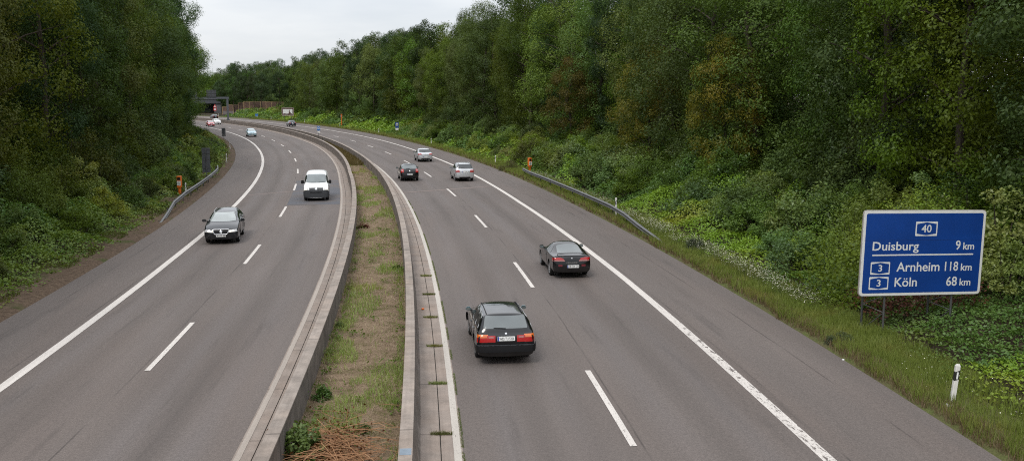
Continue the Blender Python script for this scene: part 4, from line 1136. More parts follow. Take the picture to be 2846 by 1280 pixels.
# -- stepped wooden noise fence on the bank
M_WOODP = simple('fence_wood', (.105, .062, .042), .8, .35, 1.2); M_WOODL = simple('fence_post_wood', (.30, .21, .10), .7, .15); M_FBASE = simple('fence_base_concrete', (.13, .11, .105), .85, .2)
fa, fb = Vector((-113.5, 375.6, 0)), Vector((-85.6, 358.8, 0)); n = 11
r = empty('noise_fence', (fa.x, fa.y, 1.2)); tag(r, 'brown wooden noise fence stepping up between pale posts on the far bank', 'fence')
dv = (fb - fa) / n; thf = math.atan2(dv.y, dv.x); Rz = Matrix.Rotation(thf, 3, 'Z'); Lp = dv.length
tops = [3.15, 3.95, 4.0, 4.85, 5.15, 5.2, 5.25, 5.3, 5.2, 5.15, 5.1]
for i in range(n + 1):
    p_ = fa + dv * i; tp = tops[min(i, n - 1)] if i == 0 or i == n else max(tops[i - 1], tops[min(i, n - 1)])
    b = MB(); b.box(p_ + Vector((0, 0, (tp + .1 + .2) / 2)), (.22, .24, tp + .1 - .2), Rz); on(r, b.build('post', M_WOODL))
    if i < n:
        c_ = fa + dv * (i + .5); h0_, h1_ = 2.5 if i > 2 else 1.6, tops[i]
        b = MB(); b.box(c_ + Vector((0, 0, (h0_ + h1_) / 2)), (Lp - .24, .10, h1_ - h0_), Rz)
        for k_ in range(1, 7): b.box(c_ + Rz @ Vector((-Lp / 2 + Lp * k_ / 7, -.07, (h0_ + h1_) / 2)), (.07, .05, h1_ - h0_ - .05), Rz)
        on(r, b.build('panel', M_WOODP))
        b = MB(); b.box(c_ + Rz @ Vector((0, 0, h1_ + .05)), (Lp, .16, .10), Rz); on(r, b.build('top_rail', M_WOODL))
        b = MB(); b.box(c_ + Vector((0, 0, (h0_ + .2) / 2)), (Lp - .23, .14, h0_ - .2 - .004), Rz); on(r, b.build('base_panel', M_FBASE))

# -- litter and small marks
b = MB(); x, y, _ = P3(22.55, 8.55); b.box((x, y, .12), (.16, .10, .05), Matrix.Rotation(.5, 3, 'Z')); b.box((x - .06, y + .04, .15), (.09, .08, .03), Matrix.Rotation(1.2, 3, 'Z'))
tag(b.build('litter', M_SIGNWHITE, bevel=.01), 'crumpled white litter at the foot of the large tilted delineator post', 'litter')
x, y, _ = P3(27.2, 7.9); b = MB(); b.lathe([(.001, .03), (.035, .028), (.04, .0), (.001, 0)], axis='z', n=10, off=(x, y, .012)); tag(b.build('litter', M_SIGNWHITE), 'small round white litter on the asphalt edge below the blue distance sign', 'litter')
x, y, _ = P3(35.3, -4.65); b = MB(); b.box((x, y, .06), (.10, .07, .06), Matrix.Rotation(.7, 3, 'Z')); tag(b.build('litter', M_ORANGE, bevel=.01), 'small orange red litter lying in the concrete gutter', 'litter')
V = [P3(18.55, -5.245, HW + .004), P3(18.55, -5.01, HW + .004), P3(18.9, -5.01, HW + .004), P3(18.9, -5.245, HW + .004)]
tag(mesh_obj('paint_mark', V, [(0, 1, 2, 3)], simple('blue_paint_mark', (.17, .21, .25), .8)), kind='structure')
# ------------------------------------------------------------------ vehicles
def paint(name, color, rough=.28, metal=0.0, coat=1.0, spec=.5):
    t = NT(name)
    tc = t.n('ShaderNodeTexCoord').outputs['Object']
    d = t.noise(tc, 3.0, 4)
    z = t.n('ShaderNodeSeparateXYZ'); t.l(tc, z.inputs[0])
    dirt = t.math('MULTIPLY', t.mr(z.outputs[2], .25, .6, .22, 0), t.mr(d, .3, .7, .3, 1))
    c = t.mix(dirt, color, (.09, .08, .07))
    return t.principled(c, t.mr(d, .3, .7, rough * .85, rough * 1.2), metal=metal, coat=coat, spec=spec)
def glass_mat(name, color=(.018, .022, .022), ior=1.8):
    t = NT(name)
    tc = t.n('ShaderNodeTexCoord').outputs['Object']
    f = t.mr(t.noise(tc, 1.3, 1), .35, .65, .8, 1.2)
    return t.principled(t.scale(t.n_rgb(color), f), .05, ior=ior)
VM = dict(
    black=paint('car_paint_black', (.004, .004, .005), .2, coat=.7, spec=.2),
    dark=paint('car_paint_charcoal', (.008, .009, .011), .22, coat=.7, spec=.2),
    navy=paint('car_paint_navy', (.012, .016, .028)),
    silver=paint('car_paint_silver', (.50, .51, .52), .32, .55, .6),
    silver_dim=paint('car_paint_grey_silver', (.42, .43, .45), .34, .5, .6),
    white=paint('car_paint_white', (.80, .80, .79), .35, 0, .6),
    red=paint('car_paint_red', (.42, .018, .03), .3),
    blue=paint('car_paint_pale_blue', (.33, .47, .52), .32, .3, .7),
    teal=paint('mirror_paint_teal', (.02, .09, .11), .25),
    glass=glass_mat('car_glass'), glass_grey=glass_mat('car_glass_grey', (.10, .12, .12), 1.9),
    glass_mid=glass_mat('car_glass_mid', (.085, .10, .10), 1.9), glass_pale=glass_mat('car_glass_pale', (.30, .33, .32), 2.0),  # grey, mid and pale: the sky's reflection is lightened into the base colour
    trim=simple('car_black_plastic', (.009, .009, .010), .5, spec=.25),
    grey_trim=simple('car_grey_plastic', (.035, .038, .042), .5),
    rubber=simple('tyre_rubber', (.012, .012, .012), .8),
    under=simple('car_underbody', (.006, .006, .006), .9),
    alloy=simple('wheel_alloy', (.42, .42, .43), .3, metal=.7),
    steel=simple('wheel_steel', (.16, .16, .17), .45, metal=.4),
    chrome=simple('chrome_trim', (.62, .62, .62), .15, metal=.9),
    lamp_red=simple('tail_lamp_red', (.36, .010, .010), .2, coat=.4),
    lamp_orange=simple('turn_lamp_orange', (.55, .12, .012), .15, coat=.8),
    lamp_clear=simple('clear_lamp', (.55, .55, .55), .12, coat=.8),
    lamp_pink=simple('tail_lamp_pale', (.34, .13, .12), .15, coat=.8),
    lamp_lit=NT('lit_headlamp').principled((.9, .86, .78), .1, emit=(1, .86, .66), es=.75),
    plate=simple('plate_white', (.72, .72, .70), .5, .04), plate_blue=simple('plate_blue', (.015, .05, .3), .5),
    plate_ink=simple('plate_ink', (.02, .02, .02), .6),
)

def car_cage(c):
    """control rings front to rear; every ring has 9 points from under the centre line to the top centre line"""
    W = c['W'] / 2; zb = c.get('zb', .25); rings = []
    def ring(x, w, zs, zm, zsh, top, dx=(0, 0, 0, 0, 0)):
        return [(x + dx[0], 0, zb), (x + dx[1], .80 * w, zb), (x + dx[2], .965 * w, zs), (x + dx[3], w, zm), (x + dx[4], .97 * w, zsh)] + list(top)
    xf, xr, h0, h1, xc = c['xf'], c['xr'], c['h0'], c['h1'], c['xc']
    b1, b2 = c['b1'], c['b2']; zr = c['zr']; wr = c['wr']
    nose = c.get('nose', .05)
    # nose
    hz = lambda x: h0 + (h1 - h0) * (1 - ((x - xc) / (xf - xc))) ** .8 if x > xc else h1
    x = xf
    bx = c.get('box', 0)
    rings.append(ring(x, (.84 + .08 * bx) * W, .3, .48, h0 - .12, [(x - nose, (.74 + .1 * bx) * W, h0 - .06), (x - nose, (.56 + .05 * bx) * W, h0 - .04), (x - nose * .8, .28 * W, h0 - .03), (x - nose * .7, 0, h0 - .03)]))
    x = xf - .13
    rings.append(ring(x, (.955 + .025 * bx) * W, .28, .48, h0 - .09, [(x, .86 * W, h0 - .015), (x, .62 * W, h0), (x, .3 * W, h0 + .012), (x, 0, h0 + .015)]))
    for fr in (.38, .75):
        x = xf - .13 + (xc - xf + .13) * fr
        z = hz(x)
        rings.append(ring(x, W * (.985 if fr < .5 else 1), .26, .52, min(b1, z) - .05, [(x, .89 * W, z - .03), (x, .66 * W, z + .0), (x, .32 * W, z + .018), (x, 0, z + .022)]))
    sw = c.get('sweep', .22)
    x = xc - sw
    rings.append(ring(x, W, .26, .54, b1 - .02, [(x, .925 * W, b1 + .015), (xc - sw * .45, .77 * W, h1 + .012), (xc - sw * .12, .38 * W, h1 + .02), (xc, 0, h1 + .022)]))
    xrf = c['xrf']; xl = c.get('xb', (xc + xrf) / 2 - .55)
    zk = zr - c.get('rail', .075)
    rings.append(ring(xl, W, .26, .55, b1 + (b2 - b1) * .3 - .02, [(xl, .935 * W, b1 + (b2 - b1) * .3 + .015), (xrf - .1, wr * W, zk - .02), (xrf - .02, .6 * wr * W, zr - .03), (xrf, 0, zr - .022)]))
    xrr = c['xrr']; zrr = c['zrr']
    xm = (xrf - .3 + xrr) / 2
    zm_ = max(zr, zrr) + c.get('crown', .004)
    rings.append(ring(xm, W, .26, .55, b1 + (b2 - b1) * .6 - .02, [(xm, .935 * W, b1 + (b2 - b1) * .6 + .015), (xm, (wr + .005) * W, zm_ - c.get('rail', .075)), (xm, .6 * wr * W, zm_ - .012), (xm, 0, zm_)]))
    wrr = c.get('wrr', wr - .02)
    xd = c.get('xd', xrr + .05)
    rings.append(ring(xd, W, .27, .56, b2 - .02, [(xd, .93 * W, b2 + .015), (xrr + .06, wrr * W, zrr - c.get('rail', .075)), (xrr + .01, .6 * wrr * W, zrr - .018), (xrr, 0, zrr - .006)]))
    xg, zg = c['xg'], c['zg']
    xs = c.get('xs', xg)
    gz = c.get('gw', .86)
    rings.append(ring(xs, .985 * W, .28, .56, min(b2, zg) - .03, [(xs, .915 * W, min(b2 + .0, zg) + .0), (xg + .03, gz * W, zg + .01), (xg, .5 * W, zg + .02), (xg - .01, 0, zg + .022)]))
    if 'xt' in c:
        x = c['xt']; z = c['zt']
        rings.append(ring(x, .96 * W, .3, .55, z - .07, [(x, .88 * W, z - .015), (x - .01, .68 * W, z + .0), (x - .03, .34 * W, z + .008), (x - .035, 0, z + .01)]))
    x = xr + .10; zt = c['zt']; lean = c.get('lean', .03)
    rings.append(ring(x, (.95 + .03 * bx) * W, .3, .52, zt - .12, [(x + lean * .6, (.87 + .03 * bx) * W, zt - .05), (x + lean, .66 * W, zt - .035), (x + lean * .7, .34 * W, zt - .03), (x + lean * .6, 0, zt - .03)]))
    x = xr
    rings.append(ring(x, (.86 + .07 * bx) * W, .33, .50, zt - .2, [(x + lean, (.78 + .08 * bx) * W, zt - .12), (x + lean * 1.2, .58 * W, zt - .10), (x + lean, .3 * W, zt - .10), (x + lean, 0, zt - .10)], dx=(.05, .04, .0, -.01, lean * .6)))
    if c.get('hold'):
        ra, rb = rings[7], rings[8]
        f = c['hold']
        lerp = lambda a, b, t: tuple(a[i] * (1 - t) + b[i] * t for i in range(3))
        rings.insert(8, [lerp(p, q, f) for p, q in zip(ra, rb)])
        rm = rings[6]
        rings.insert(7, [lerp(rm_, (ra_[0], rm_[1] * .3 + ra_[1] * .7, rm_[2] * .25 + ra_[2] * .75), .82) for rm_, ra_ in zip(rm, ra)])
    V = []; idx = []
    for r in rings:
        row = {}
        for i, p in enumerate(r):
            if i in (0, 8): V.append(p); row[i] = (len(V) - 1,) * 2
            else:
                V.append(p); V.append((p[0], -p[1], p[2])); row[i] = (len(V) - 2, len(V) - 1)
        idx.append(row)
    F = []
    for a, b in zip(idx[:-1], idx[1:]):
        for i in range(8):
            for s in (0, 1):
                q = [a[i][s], a[i + 1][s], b[i + 1][s], b[i][s]]
                F.append(q if s == 0 else q[::-1])
    for row, flip in ((idx[0], 0), (idx[-1], 1)):
        for i in range(8):
            q = [row[i][0], row[i][1], row[i + 1][1], row[i + 1][0]]
            q = list(dict.fromkeys(q))
            F.append(q if not flip else q[::-1])
    return V, F

class Car:
    def __init__(s, spec, name, label, cat, pos, rz):
        s.c = spec; c = spec
        s.root = empty(name, pos, rz); tag(s.root, label, cat); s.root.scale = (1, 1, 1.05)
        s.paint = VM[c['paint']]
        V, F = car_cage(c)
        me = bpy.data.meshes.new('cage'); me.from_pydata(V, [], F)
        bm = bmesh.new(); bm.from_mesh(me); bmesh.ops.recalc_face_normals(bm, faces=bm.faces[:]); bm.to_mesh(me); bm.free()
        me.materials.append(s.paint); me.materials.append(VM['under'])
        ob = bpy.data.objects.new('cage', me); col.objects.link(ob)
        md = ob.modifiers.new('s', 'SUBSURF'); md.levels = md.render_levels = c.get('sub', 3)
        bpy.context.view_layer.update()
        me2 = bpy.data.meshes.new_from_object(ob.evaluated_get(bpy.context.evaluated_depsgraph_get()))
        # rounding draws the cage in: bring length, width and height back to the true size
        vs_ = me2.vertices
        kz = c['zr'] / max(v.co.z for v in vs_); ky = c['W'] / 2 / max(v.co.y for v in vs_)
        kf = c['xf'] / max(v.co.x for v in vs_); kr = c['xr'] / min(v.co.x for v in vs_)
        for v in vs_: v.co = Vector((v.co.x * (kf if v.co.x > 0 else kr), v.co.y * ky, v.co.z * kz))
        s.bvh = BVHTree.FromPolygons([v.co.copy() for v in me2.vertices], [tuple(p.vertices) for p in me2.polygons])
        ob.modifiers.clear(); ob.data = me2
        # wheel arches
        cut = MB(); rr = c['r'] + .055
        for x in (c['ax'], c['rx']):
            for sd in (1, -1):
                cut.lathe([(0.001, sd * (c['W'] / 2 - .27)), (rr, sd * (c['W'] / 2 - .27)), (rr, sd * (c['W'] / 2 + .2)), (0.001, sd * (c['W'] / 2 + .2))], n=28, off=(x, 0, c['r'] + .01))
        co = cut.build('cutter', [s.paint, VM['under']])
        for p in co.data.polygons: p.material_index = 1
        bo = ob.modifiers.new('b', 'BOOLEAN'); bo.object = co; bo.operation = 'DIFFERENCE'; bo.solver = 'EXACT'
        bpy.context.view_layer.update()
        me3 = bpy.data.meshes.new_from_object(ob.evaluated_get(bpy.context.evaluated_depsgraph_get()))
        if len(me3.polygons) < 200: me3 = me2
        bpy.data.objects.remove(co); bpy.data.objects.remove(ob)
        for p in me3.polygons:
            if p.normal.z < -.6 and p.center.z < .4: p.material_index = 1
        me3.polygons.foreach_set('use_smooth', [True] * len(me3.polygons))
        me3.set_sharp_from_angle(angle=R(42))
        me3.name = 'body'
        s.body = link(bpy.data.objects.new('body', me3), s.root)
        s.wheels()
    def hit(s, o, d):
        loc, n, i, t = s.bvh.ray_cast(Vector(o), Vector(d).normalized())
        return loc, n
    def ray(s, mode, a, b, side=1, cx=0):
        if mode == 'side': o, d = (a, side * 4, b), (0, -side, 0)
        elif mode == 'rear': o, d = (-8, a, b), (1, 0, 0)
        elif mode == 'front': o, d = (8, a, b), (-1, 0, 0)
        elif mode == 'top': o, d = (a, b, 6), (0, 0, -1)
        else:
            t = R(a); o, d = (cx + 6 * math.cos(t), 6 * math.sin(t), b), (-math.cos(t), -math.sin(t), 0)
        loc, n = s.hit(o, d)
        if loc is None:
            q = Vector(o); q = q + Vector(d) * (q.length - .5)
            loc, n, i, t = s.bvh.find_nearest(q)
        return loc, n
    def patch(s, name, poly, mode, mat, off=.007, side=1, cx=0, h=.07, r=0.0, parent=None, thick=0.0):
        if r: poly = rounded(poly, r)
        bm = bmesh.new()
        k = .012 if mode == 'radial' else 1.0     # degrees are much larger numbers than metres
        vs = [bm.verts.new((p[0] * k, p[1], 0)) for p in poly]
        bm.faces.new(vs); bmesh.ops.triangulate(bm, faces=bm.faces[:])
        for _ in range(6):
            lg = [e for e in bm.edges if e.calc_length() > h]
            if not lg: break
            bmesh.ops.subdivide_edges(bm, edges=lg, cuts=1)
            bmesh.ops.triangulate(bm, faces=bm.faces[:])
        nn = Vector()
        for v in bm.verts:
            loc, n = s.ray(mode, v.co.x / k, v.co.y, side, cx)
            v.co = loc + n * off
        bm.normal_update()
        bm.verts.index_update()
        f = max(bm.faces, key=lambda f: f.calc_area())
        c0 = f.calc_center_median()
        loc, n, i, t = s.bvh.find_nearest(c0)
        if n is not None and f.normal.dot(n) < 0: bmesh.ops.reverse_faces(bm, faces=bm.faces[:])
        if thick:
            g = bmesh.ops.extrude_face_region(bm, geom=bm.faces[:])
            bm.normal_update()
        me = bpy.data.meshes.new(name); bm.to_mesh(me); bm.free()
        me.materials.append(mat)
        me.polygons.foreach_set('use_smooth', [True] * len(me.polygons))
        return link(bpy.data.objects.new(name, me), parent or s.root)
    def both(s, name, poly, mode, mat, **kw):
        out = []
        for sd in (1, -1):
            if mode == 'side': out.append(s.patch(name, poly, mode, mat, side=sd, **kw))
            elif mode == 'radial':
                out.append(s.patch(name, [(a * sd, b) for a, b in poly], mode, mat, **kw))
            elif mode == 'top': out.append(s.patch(name, [(a, b * sd) for a, b in poly], mode, mat, **kw))
            else: out.append(s.patch(name, [(a * sd, b) for a, b in poly], mode, mat, **kw))
        return out
    def rear_rad(s, name, poly, mat, cx, **kw):
        """radial patches on both rear corners; angles are measured from straight back"""
        return [s.patch(name, [(180 - sd * a, b) for a, b in poly], 'radial', mat, cx=cx, **kw) for sd in (1, -1)]
    def front_rad(s, name, poly, mat, cx, **kw):
        return [s.patch(name, [(sd * a, b) for a, b in poly], 'radial', mat, cx=cx, **kw) for sd in (1, -1)]
    def wheels(s):
        c = s.c; r = c['r']; wd = c.get('tw', .205)
        for x in (c['ax'], c['rx']):
            for sd in (1, -1):
                y0 = sd * (c['W'] / 2 - .025); yi = sd * (c['W'] / 2 - .025 - wd)
                t = MB()
                prof = [(r * .62, yi), (r * .9, yi), (r, yi + sd * .03), (r, y0 - sd * .03), (r * .9, y0), (r * .66, y0 - sd * .005), (r * .62, y0 - sd * .03)]
                t.lathe(prof, n=28, off=(x, 0, r))
                w = t.build('wheel', VM['rubber'], s.root, smooth=True)
                m = MB()
                m.lathe([(r * .66, y0 - sd * .004), (r * .60, y0 - sd * .02), (r * .58, y0 - sd * .07), (.02, y0 - sd * .06)], n=24, off=(x, 0, r))
                ns = c.get('spokes', 5)
                for k in range(ns):
                    a = 2 * math.pi * k / ns + .3
                    M = Matrix.Rotation(-a, 3, 'Y')
                    m.box((x + math.cos(a) * r * .33, y0 - sd * .03, r + math.sin(a) * r * .33), (r * .6, .035, r * .17), M)
                m.lathe([(.001, y0 - sd * .005), (.06, y0 - sd * .01), (.065, y0 - sd * .05)], n=12, off=(x, 0, r))
                m.build('rim', VM[c.get('rim', 'alloy')], w, smooth=True)
    def mirrors(s, x, z, mat='black', size=(.11, .2, .13), out=.12):
        for sd in (1, -1):
            loc, n = s.ray('side', x, z, sd)
            b = MB()
            y = loc.y + sd * (out + size[1] / 2 - .03)
            b.box((x, y, z + .03), size)
            o = b.build('mirror', VM[mat], s.root, bevel=.03, smooth=True, angle=60)
            k = MB(); k.box((x + .01, (loc.y + y) / 2 - sd * .02, z - .015), (.07, abs(y - loc.y) , .04))
            k.build('mirror_arm', VM['trim'], o, bevel=.01)
            g = MB(); g.box((x - size[0] / 2 - .003, y, z + .03), (.006, size[1] * .82, size[2] * .75))
            g.build('mirror_glass', VM['glass_grey'], o)
    def plate(s, text, mode, z, y=0.0, blue=True, w=.52, h=.115, tilt=0):
        loc, n = s.ray(mode, y, z)
        sg = -1 if mode == 'rear' else 1
        n = Vector((n.x, 0, n.z)).normalized()
        if tilt: n = Vector((sg, 0, tilt)).normalized()
        X = Vector((0, sg, 0)); Yv = n.cross(X).normalized()
        if Yv.z < 0: Yv = -Yv; 
        M = Matrix((X, Yv, n)).transposed().to_4x4(); M.translation = loc + n * .012
        b = MB(); b.prism(rounded([(-w / 2, -h / 2), (w / 2, -h / 2), (w / 2, h / 2), (-w / 2, h / 2)], .012), -.02, 0, M)
        p = b.build('number_plate', VM['plate'], s.root)
        if blue:
            bb = MB(); bb.prism([(-w / 2 + .004, -h / 2 + .004), (-w / 2 + .045, -h / 2 + .004), (-w / 2 + .045, h / 2 - .004), (-w / 2 + .004, h / 2 - .004)], 0.001, .0025, M)
            bb.build('country_band', VM['plate_blue'], p)
        if text:
            T = M @ Matrix.Translation((-w / 2 + .06, -h * .3, .002))
            text_mesh('lettering', text, h * .88, VM['plate_ink'], p, T, width=w - .085, bold=.0012)
        return p
    def badge(s, mode, y, z, r=.04, mat='chrome', ring=True):
        loc, n = s.ray(mode, y, z)
        q = n.to_track_quat('Z', 'Y').to_matrix().to_4x4(); q.translation = loc
        b = MB()
        b.lathe([(.0005, .012), (r * .55, .012), (r * .6, .006), (r * .8, .006), (r * .85, .014), (r, .01), (r, -.01)], axis='z', n=18)
        b.v = [tuple(q @ Vector(v)) for v in b.v]
        return b.build('badge', VM[mat], s.root, smooth=True)
    def strip(s, name, pts, mode, mat, w=.02, off=.008, side=1, parent=None):
        """thin trim bar laid along points on the body"""
        P = []
        for i, (a, b) in enumerate(pts):
            loc, n = s.ray(mode, a, b, side); P.append(loc + n * off)
        o = MB().tube(P, w / 2, n=6)
        return o.build(name, mat, parent or s.root, smooth=True)
    def bar(s, name, pts, r, mat, parent=None):
        return MB().tube(pts, r, n=8).build(name, mat, parent or s.root, smooth=True)
    def door(s, poly, handle, r=.03):
        for sd in (1, -1):
            d = s.patch('door', poly, 'side', s.paint, off=.004, side=sd, r=r, h=.12)
            if handle:
                loc, n = s.ray('side', handle[0], handle[1], sd)
                b = MB(); b.box(tuple(loc + n * .02), (.17, .035, .035))
                b.build('handle', s.c.get('hmat') and VM[s.c['hmat']] or s.paint, d, bevel=.012)
            # shut line round the door
            P = []
            pl = rounded(poly, r, 2) if r else poly
            for i in range(len(pl)):
                a = Vector(pl[i]); b2 = Vector(pl[(i + 1) % len(pl)])
                k = max(1, int((b2 - a).length / .12))
                for j in range(k):
                    q = a.lerp(b2, j / k); loc, n = s.ray('side', q.x, q.y, sd); P.append(loc + n * .0035)
            P.append(P[0])
            MB().tube(P, .006, n=4, cap=False).build('shut_line', VM['under'], d)
def windows(s, panes, mat='glass', trim=None):
    for pl in panes:
        for sd in (1, -1):
            w = s.patch('side_window', pl, 'side', VM[mat], side=sd, r=.03, off=.006, h=.07)
            if trim:
                pts = []
                q = rounded(pl, .03, 2) + [rounded(pl, .03, 2)[0]]
                s.strip('window_trim', q, 'side', VM[trim], w=.014, off=.005, side=sd, parent=w)

def wiper(s, mode, a, b):
    l0, n0 = s.ray(mode, *a); l1, n1 = s.ray(mode, *b)
    MB().tube([l0 + n0 * .02, (l0 + l1) / 2 + n0 * .025, l1 + n1 * .015], .011, n=5).build('wiper', VM['trim'], s.root)

def black_wagon(name, label, pos, rz):
    s = Car(dict(paint='black', W=1.75, xf=2.36, xr=-2.36, h0=.72, h1=.95, xc=.98, b1=.94, b2=.96, zr=1.415, zrr=1.41, wr=.75, wrr=.76,
                 xrf=.24, xrr=-1.90, xg=-2.22, zg=.985, xs=-2.12, xd=-1.86, zt=.95, ax=1.50, rx=-1.26, r=.315, lean=.03, gw=.86, rail=.06, box=1, hold=.15), name, label, 'car', pos, rz)
    s.patch('windscreen', [(-.64, 1.0), (.64, 1.0), (.53, 1.33), (-.53, 1.33)], 'front', VM['glass_grey'], r=.05)
    s.patch('rear_window', [(-.66, 1.03), (.66, 1.03), (.585, 1.345), (-.585, 1.345)], 'rear', VM['glass_mid'], r=.05)
    wiper(s, 'rear', (0, 1.03), (.36, 1.045))
    windows(s, [[(.70, .99), (.22, 1.31), (-.28, 1.325), (-.30, .99)], [(-.37, .99), (-.36, 1.325), (-1.08, 1.325), (-1.20, .99)], [(-1.27, .99), (-1.15, 1.325), (-1.66, 1.315), (-1.93, 1.01)]], trim='chrome')
    s.patch('sunroof', [(.1, -.40), (.1, .40), (-.75, .42), (-.75, -.42)], 'top', VM['glass'], r=.05, off=.004)
    for sd in (1, -1):
        s.strip('roof_rail', [(x, sd * (.535)) for x in np.linspace(.05, -1.72, 8)], 'top', VM['trim'], w=.035, off=.018)
    s.door([(.98, .30), (.98, .60), (.75, .96), (-.32, .96), (-.32, .30)], (-.14, .82))
    s.door([(-.35, .30), (-.35, .96), (-1.22, .96), (-1.08, .70), (-.86, .50), (-.82, .30)], (-1.0, .82))
    s.rear_rad('tail_lamp', [(30, .675), (47, .675), (47, .80), (30, .80)], VM['lamp_red'], cx=-1.36, off=.008, r=.01)
    s.rear_rad('turn_lamp', [(30, .803), (47, .803), (46, .885), (30, .885)], VM['lamp_orange'], cx=-1.36, off=.008, r=.01)
    for o in s.both('reversing_lamp', [(.32, .68), (.57, .68), (.57, .86), (.32, .86)], 'rear', VM['lamp_red'], off=.008, r=.015): pass
    s.both('lamp_strip', [(.37, .795), (.52, .795), (.52, .835), (.37, .835)], 'rear', VM['lamp_pink'], off=.012)
    s.plate('WES TU 5326', 'rear', .775, w=.52, h=.125)
    s.badge('rear', 0, .905, .038)
    s.patch('bumper', [(118, .40), (242, .40), (242, .60), (118, .60)], 'radial', VM['trim'], cx=-1.5, off=.045)
    s.patch('bumper_strip', [(120, .585), (240, .585), (240, .615), (120, .615)], 'radial', VM['grey_trim'], cx=-1.5, off=.045)
    s.patch('bumper', [(-60, .32), (60, .32), (60, .56), (-60, .56)], 'radial', VM['trim'], cx=1.5, off=.04)
    s.both('side_moulding', [(.95, .50), (.95, .55), (-.80, .55), (-.80, .50)], 'side', VM['trim'], off=.014)
    s.front_rad('headlamp', [(8, .58), (40, .58), (40, .69), (8, .69)], VM['lamp_clear'], cx=1.4, off=.006)
    s.both('grille', [(.03, .58), (.16, .58), (.16, .69), (.03, .69)], 'front', VM['trim'], off=.006, r=.02)
    s.mirrors(.72, .98, 'teal', size=(.10, .17, .11), out=.09)
    return s.root

def black_coupe(name, label, pos, rz):
    s = Car(dict(paint='black', W=1.75, xf=2.26, xr=-2.26, h0=.68, h1=.90, xc=.86, b1=.88, b2=.92, zr=1.315, zrr=1.28, wr=.66, wrr=.62,
                 xrf=.02, xrr=-.86, xg=-1.62, zg=.955, xs=-1.50, xd=-1.0, xt=-2.12, zt=.955, ax=1.35, rx=-1.24, r=.315, lean=.05, gw=.74, sweep=.3, rail=.07), name, label, 'car', pos, rz)
    s.patch('windscreen', [(-.60, .93), (.60, .93), (.47, 1.235), (-.47, 1.235)], 'front', VM['glass_grey'], r=.05)
    s.patch('rear_window', [(-1.66, -.56), (-1.68, 0), (-1.66, .56), (-.90, .49), (-.86, 0), (-.90, -.49)], 'top', VM['glass_mid'], r=.06, off=.005)
    windows(s, [[(.56, .925), (.06, 1.20), (-.42, 1.225), (-.50, .935)], [(-.56, .94), (-.49, 1.22), (-.78, 1.20), (-1.22, .96)]])
    s.patch('sunroof', [(-.1, -.36), (-.1, .36), (-.62, .36), (-.62, -.36)], 'top', VM['glass'], r=.05, off=.004)
    s.door([(.86, .28), (.86, .60), (.62, .90), (-.52, .915), (-.56, .55), (-.50, .28)], (-.36, .78))
    s.rear_rad('tail_lamp', [(21, .79), (52, .79), (50, .87), (34, .885), (23, .85)], VM['lamp_red'], cx=-1.30, off=.007, r=.012)
    s.rear_rad('reversing_lamp', [(18, .735), (52, .735), (52, .787), (20, .787)], VM['lamp_pink'], cx=-1.30, off=.007, r=.012)
    s.plate('OB HW 173', 'rear', .52, y=-.05, w=.52, h=.115)
    s.both('reflector', [(.42, .52), (.60, .52), (.60, .60), (.42, .60)], 'rear', simple_red, off=.005, r=.02)
    s.badge('rear', 0, .855, .032)
    sx = [(-2.02, .62, .955), (-2.08, .60, 1.02), (-2.13, .3, 1.05), (-2.14, 0, 1.055), (-2.13, -.3, 1.05), (-2.08, -.60, 1.02), (-2.02, -.62, .955)]
    m = MB()
    for a, b in zip(sx[:-1], sx[1:]): pass
    V = []; F = []
    for p in sx:
        V += [(p[0] + .09, p[1], p[2]), (p[0] - .06, p[1], p[2] + .012), (p[0] - .06, p[1], p[2] - .012), (p[0] + .08, p[1], p[2] - .02)]
    for i in range(len(sx) - 1):
        for k in range(4): F.append((i * 4 + k, i * 4 + (k + 1) % 4, i * 4 + 4 + (k + 1) % 4, i * 4 + 4 + k))
    F += [(0, 1, 2, 3), (27, 26, 25, 24)]
    m.add(V, F); m.build('spoiler', s.paint, s.root, smooth=True)
    # name across the boot lip
    loc, n = s.ray('rear', 0, .675)
    M = Matrix(((0, 0, -1), (-1, 0, 0), (0, 1, 0))).to_4x4(); M.translation = loc + n * .006 + Vector((0, .24, -.025))
    text_mesh('lettering', 'PRELUDE', .07, VM['chrome'], s.root, M, width=.48, bold=.001)
    loc, n = s.ray('rear', .40, .915)
    M.translation = loc + n * .006 + Vector((0, .14, -.02)); text_mesh('lettering', '2.2i', .06, VM['chrome'], s.root, M, width=.17, bold=.002)
    s.front_rad('headlamp', [(10, .55), (44, .55), (44, .66), (10, .64)], VM['lamp_clear'], cx=1.2, off=.006)
    s.mirrors(.56, .93, 'black', size=(.12, .19, .13))
    return s.root

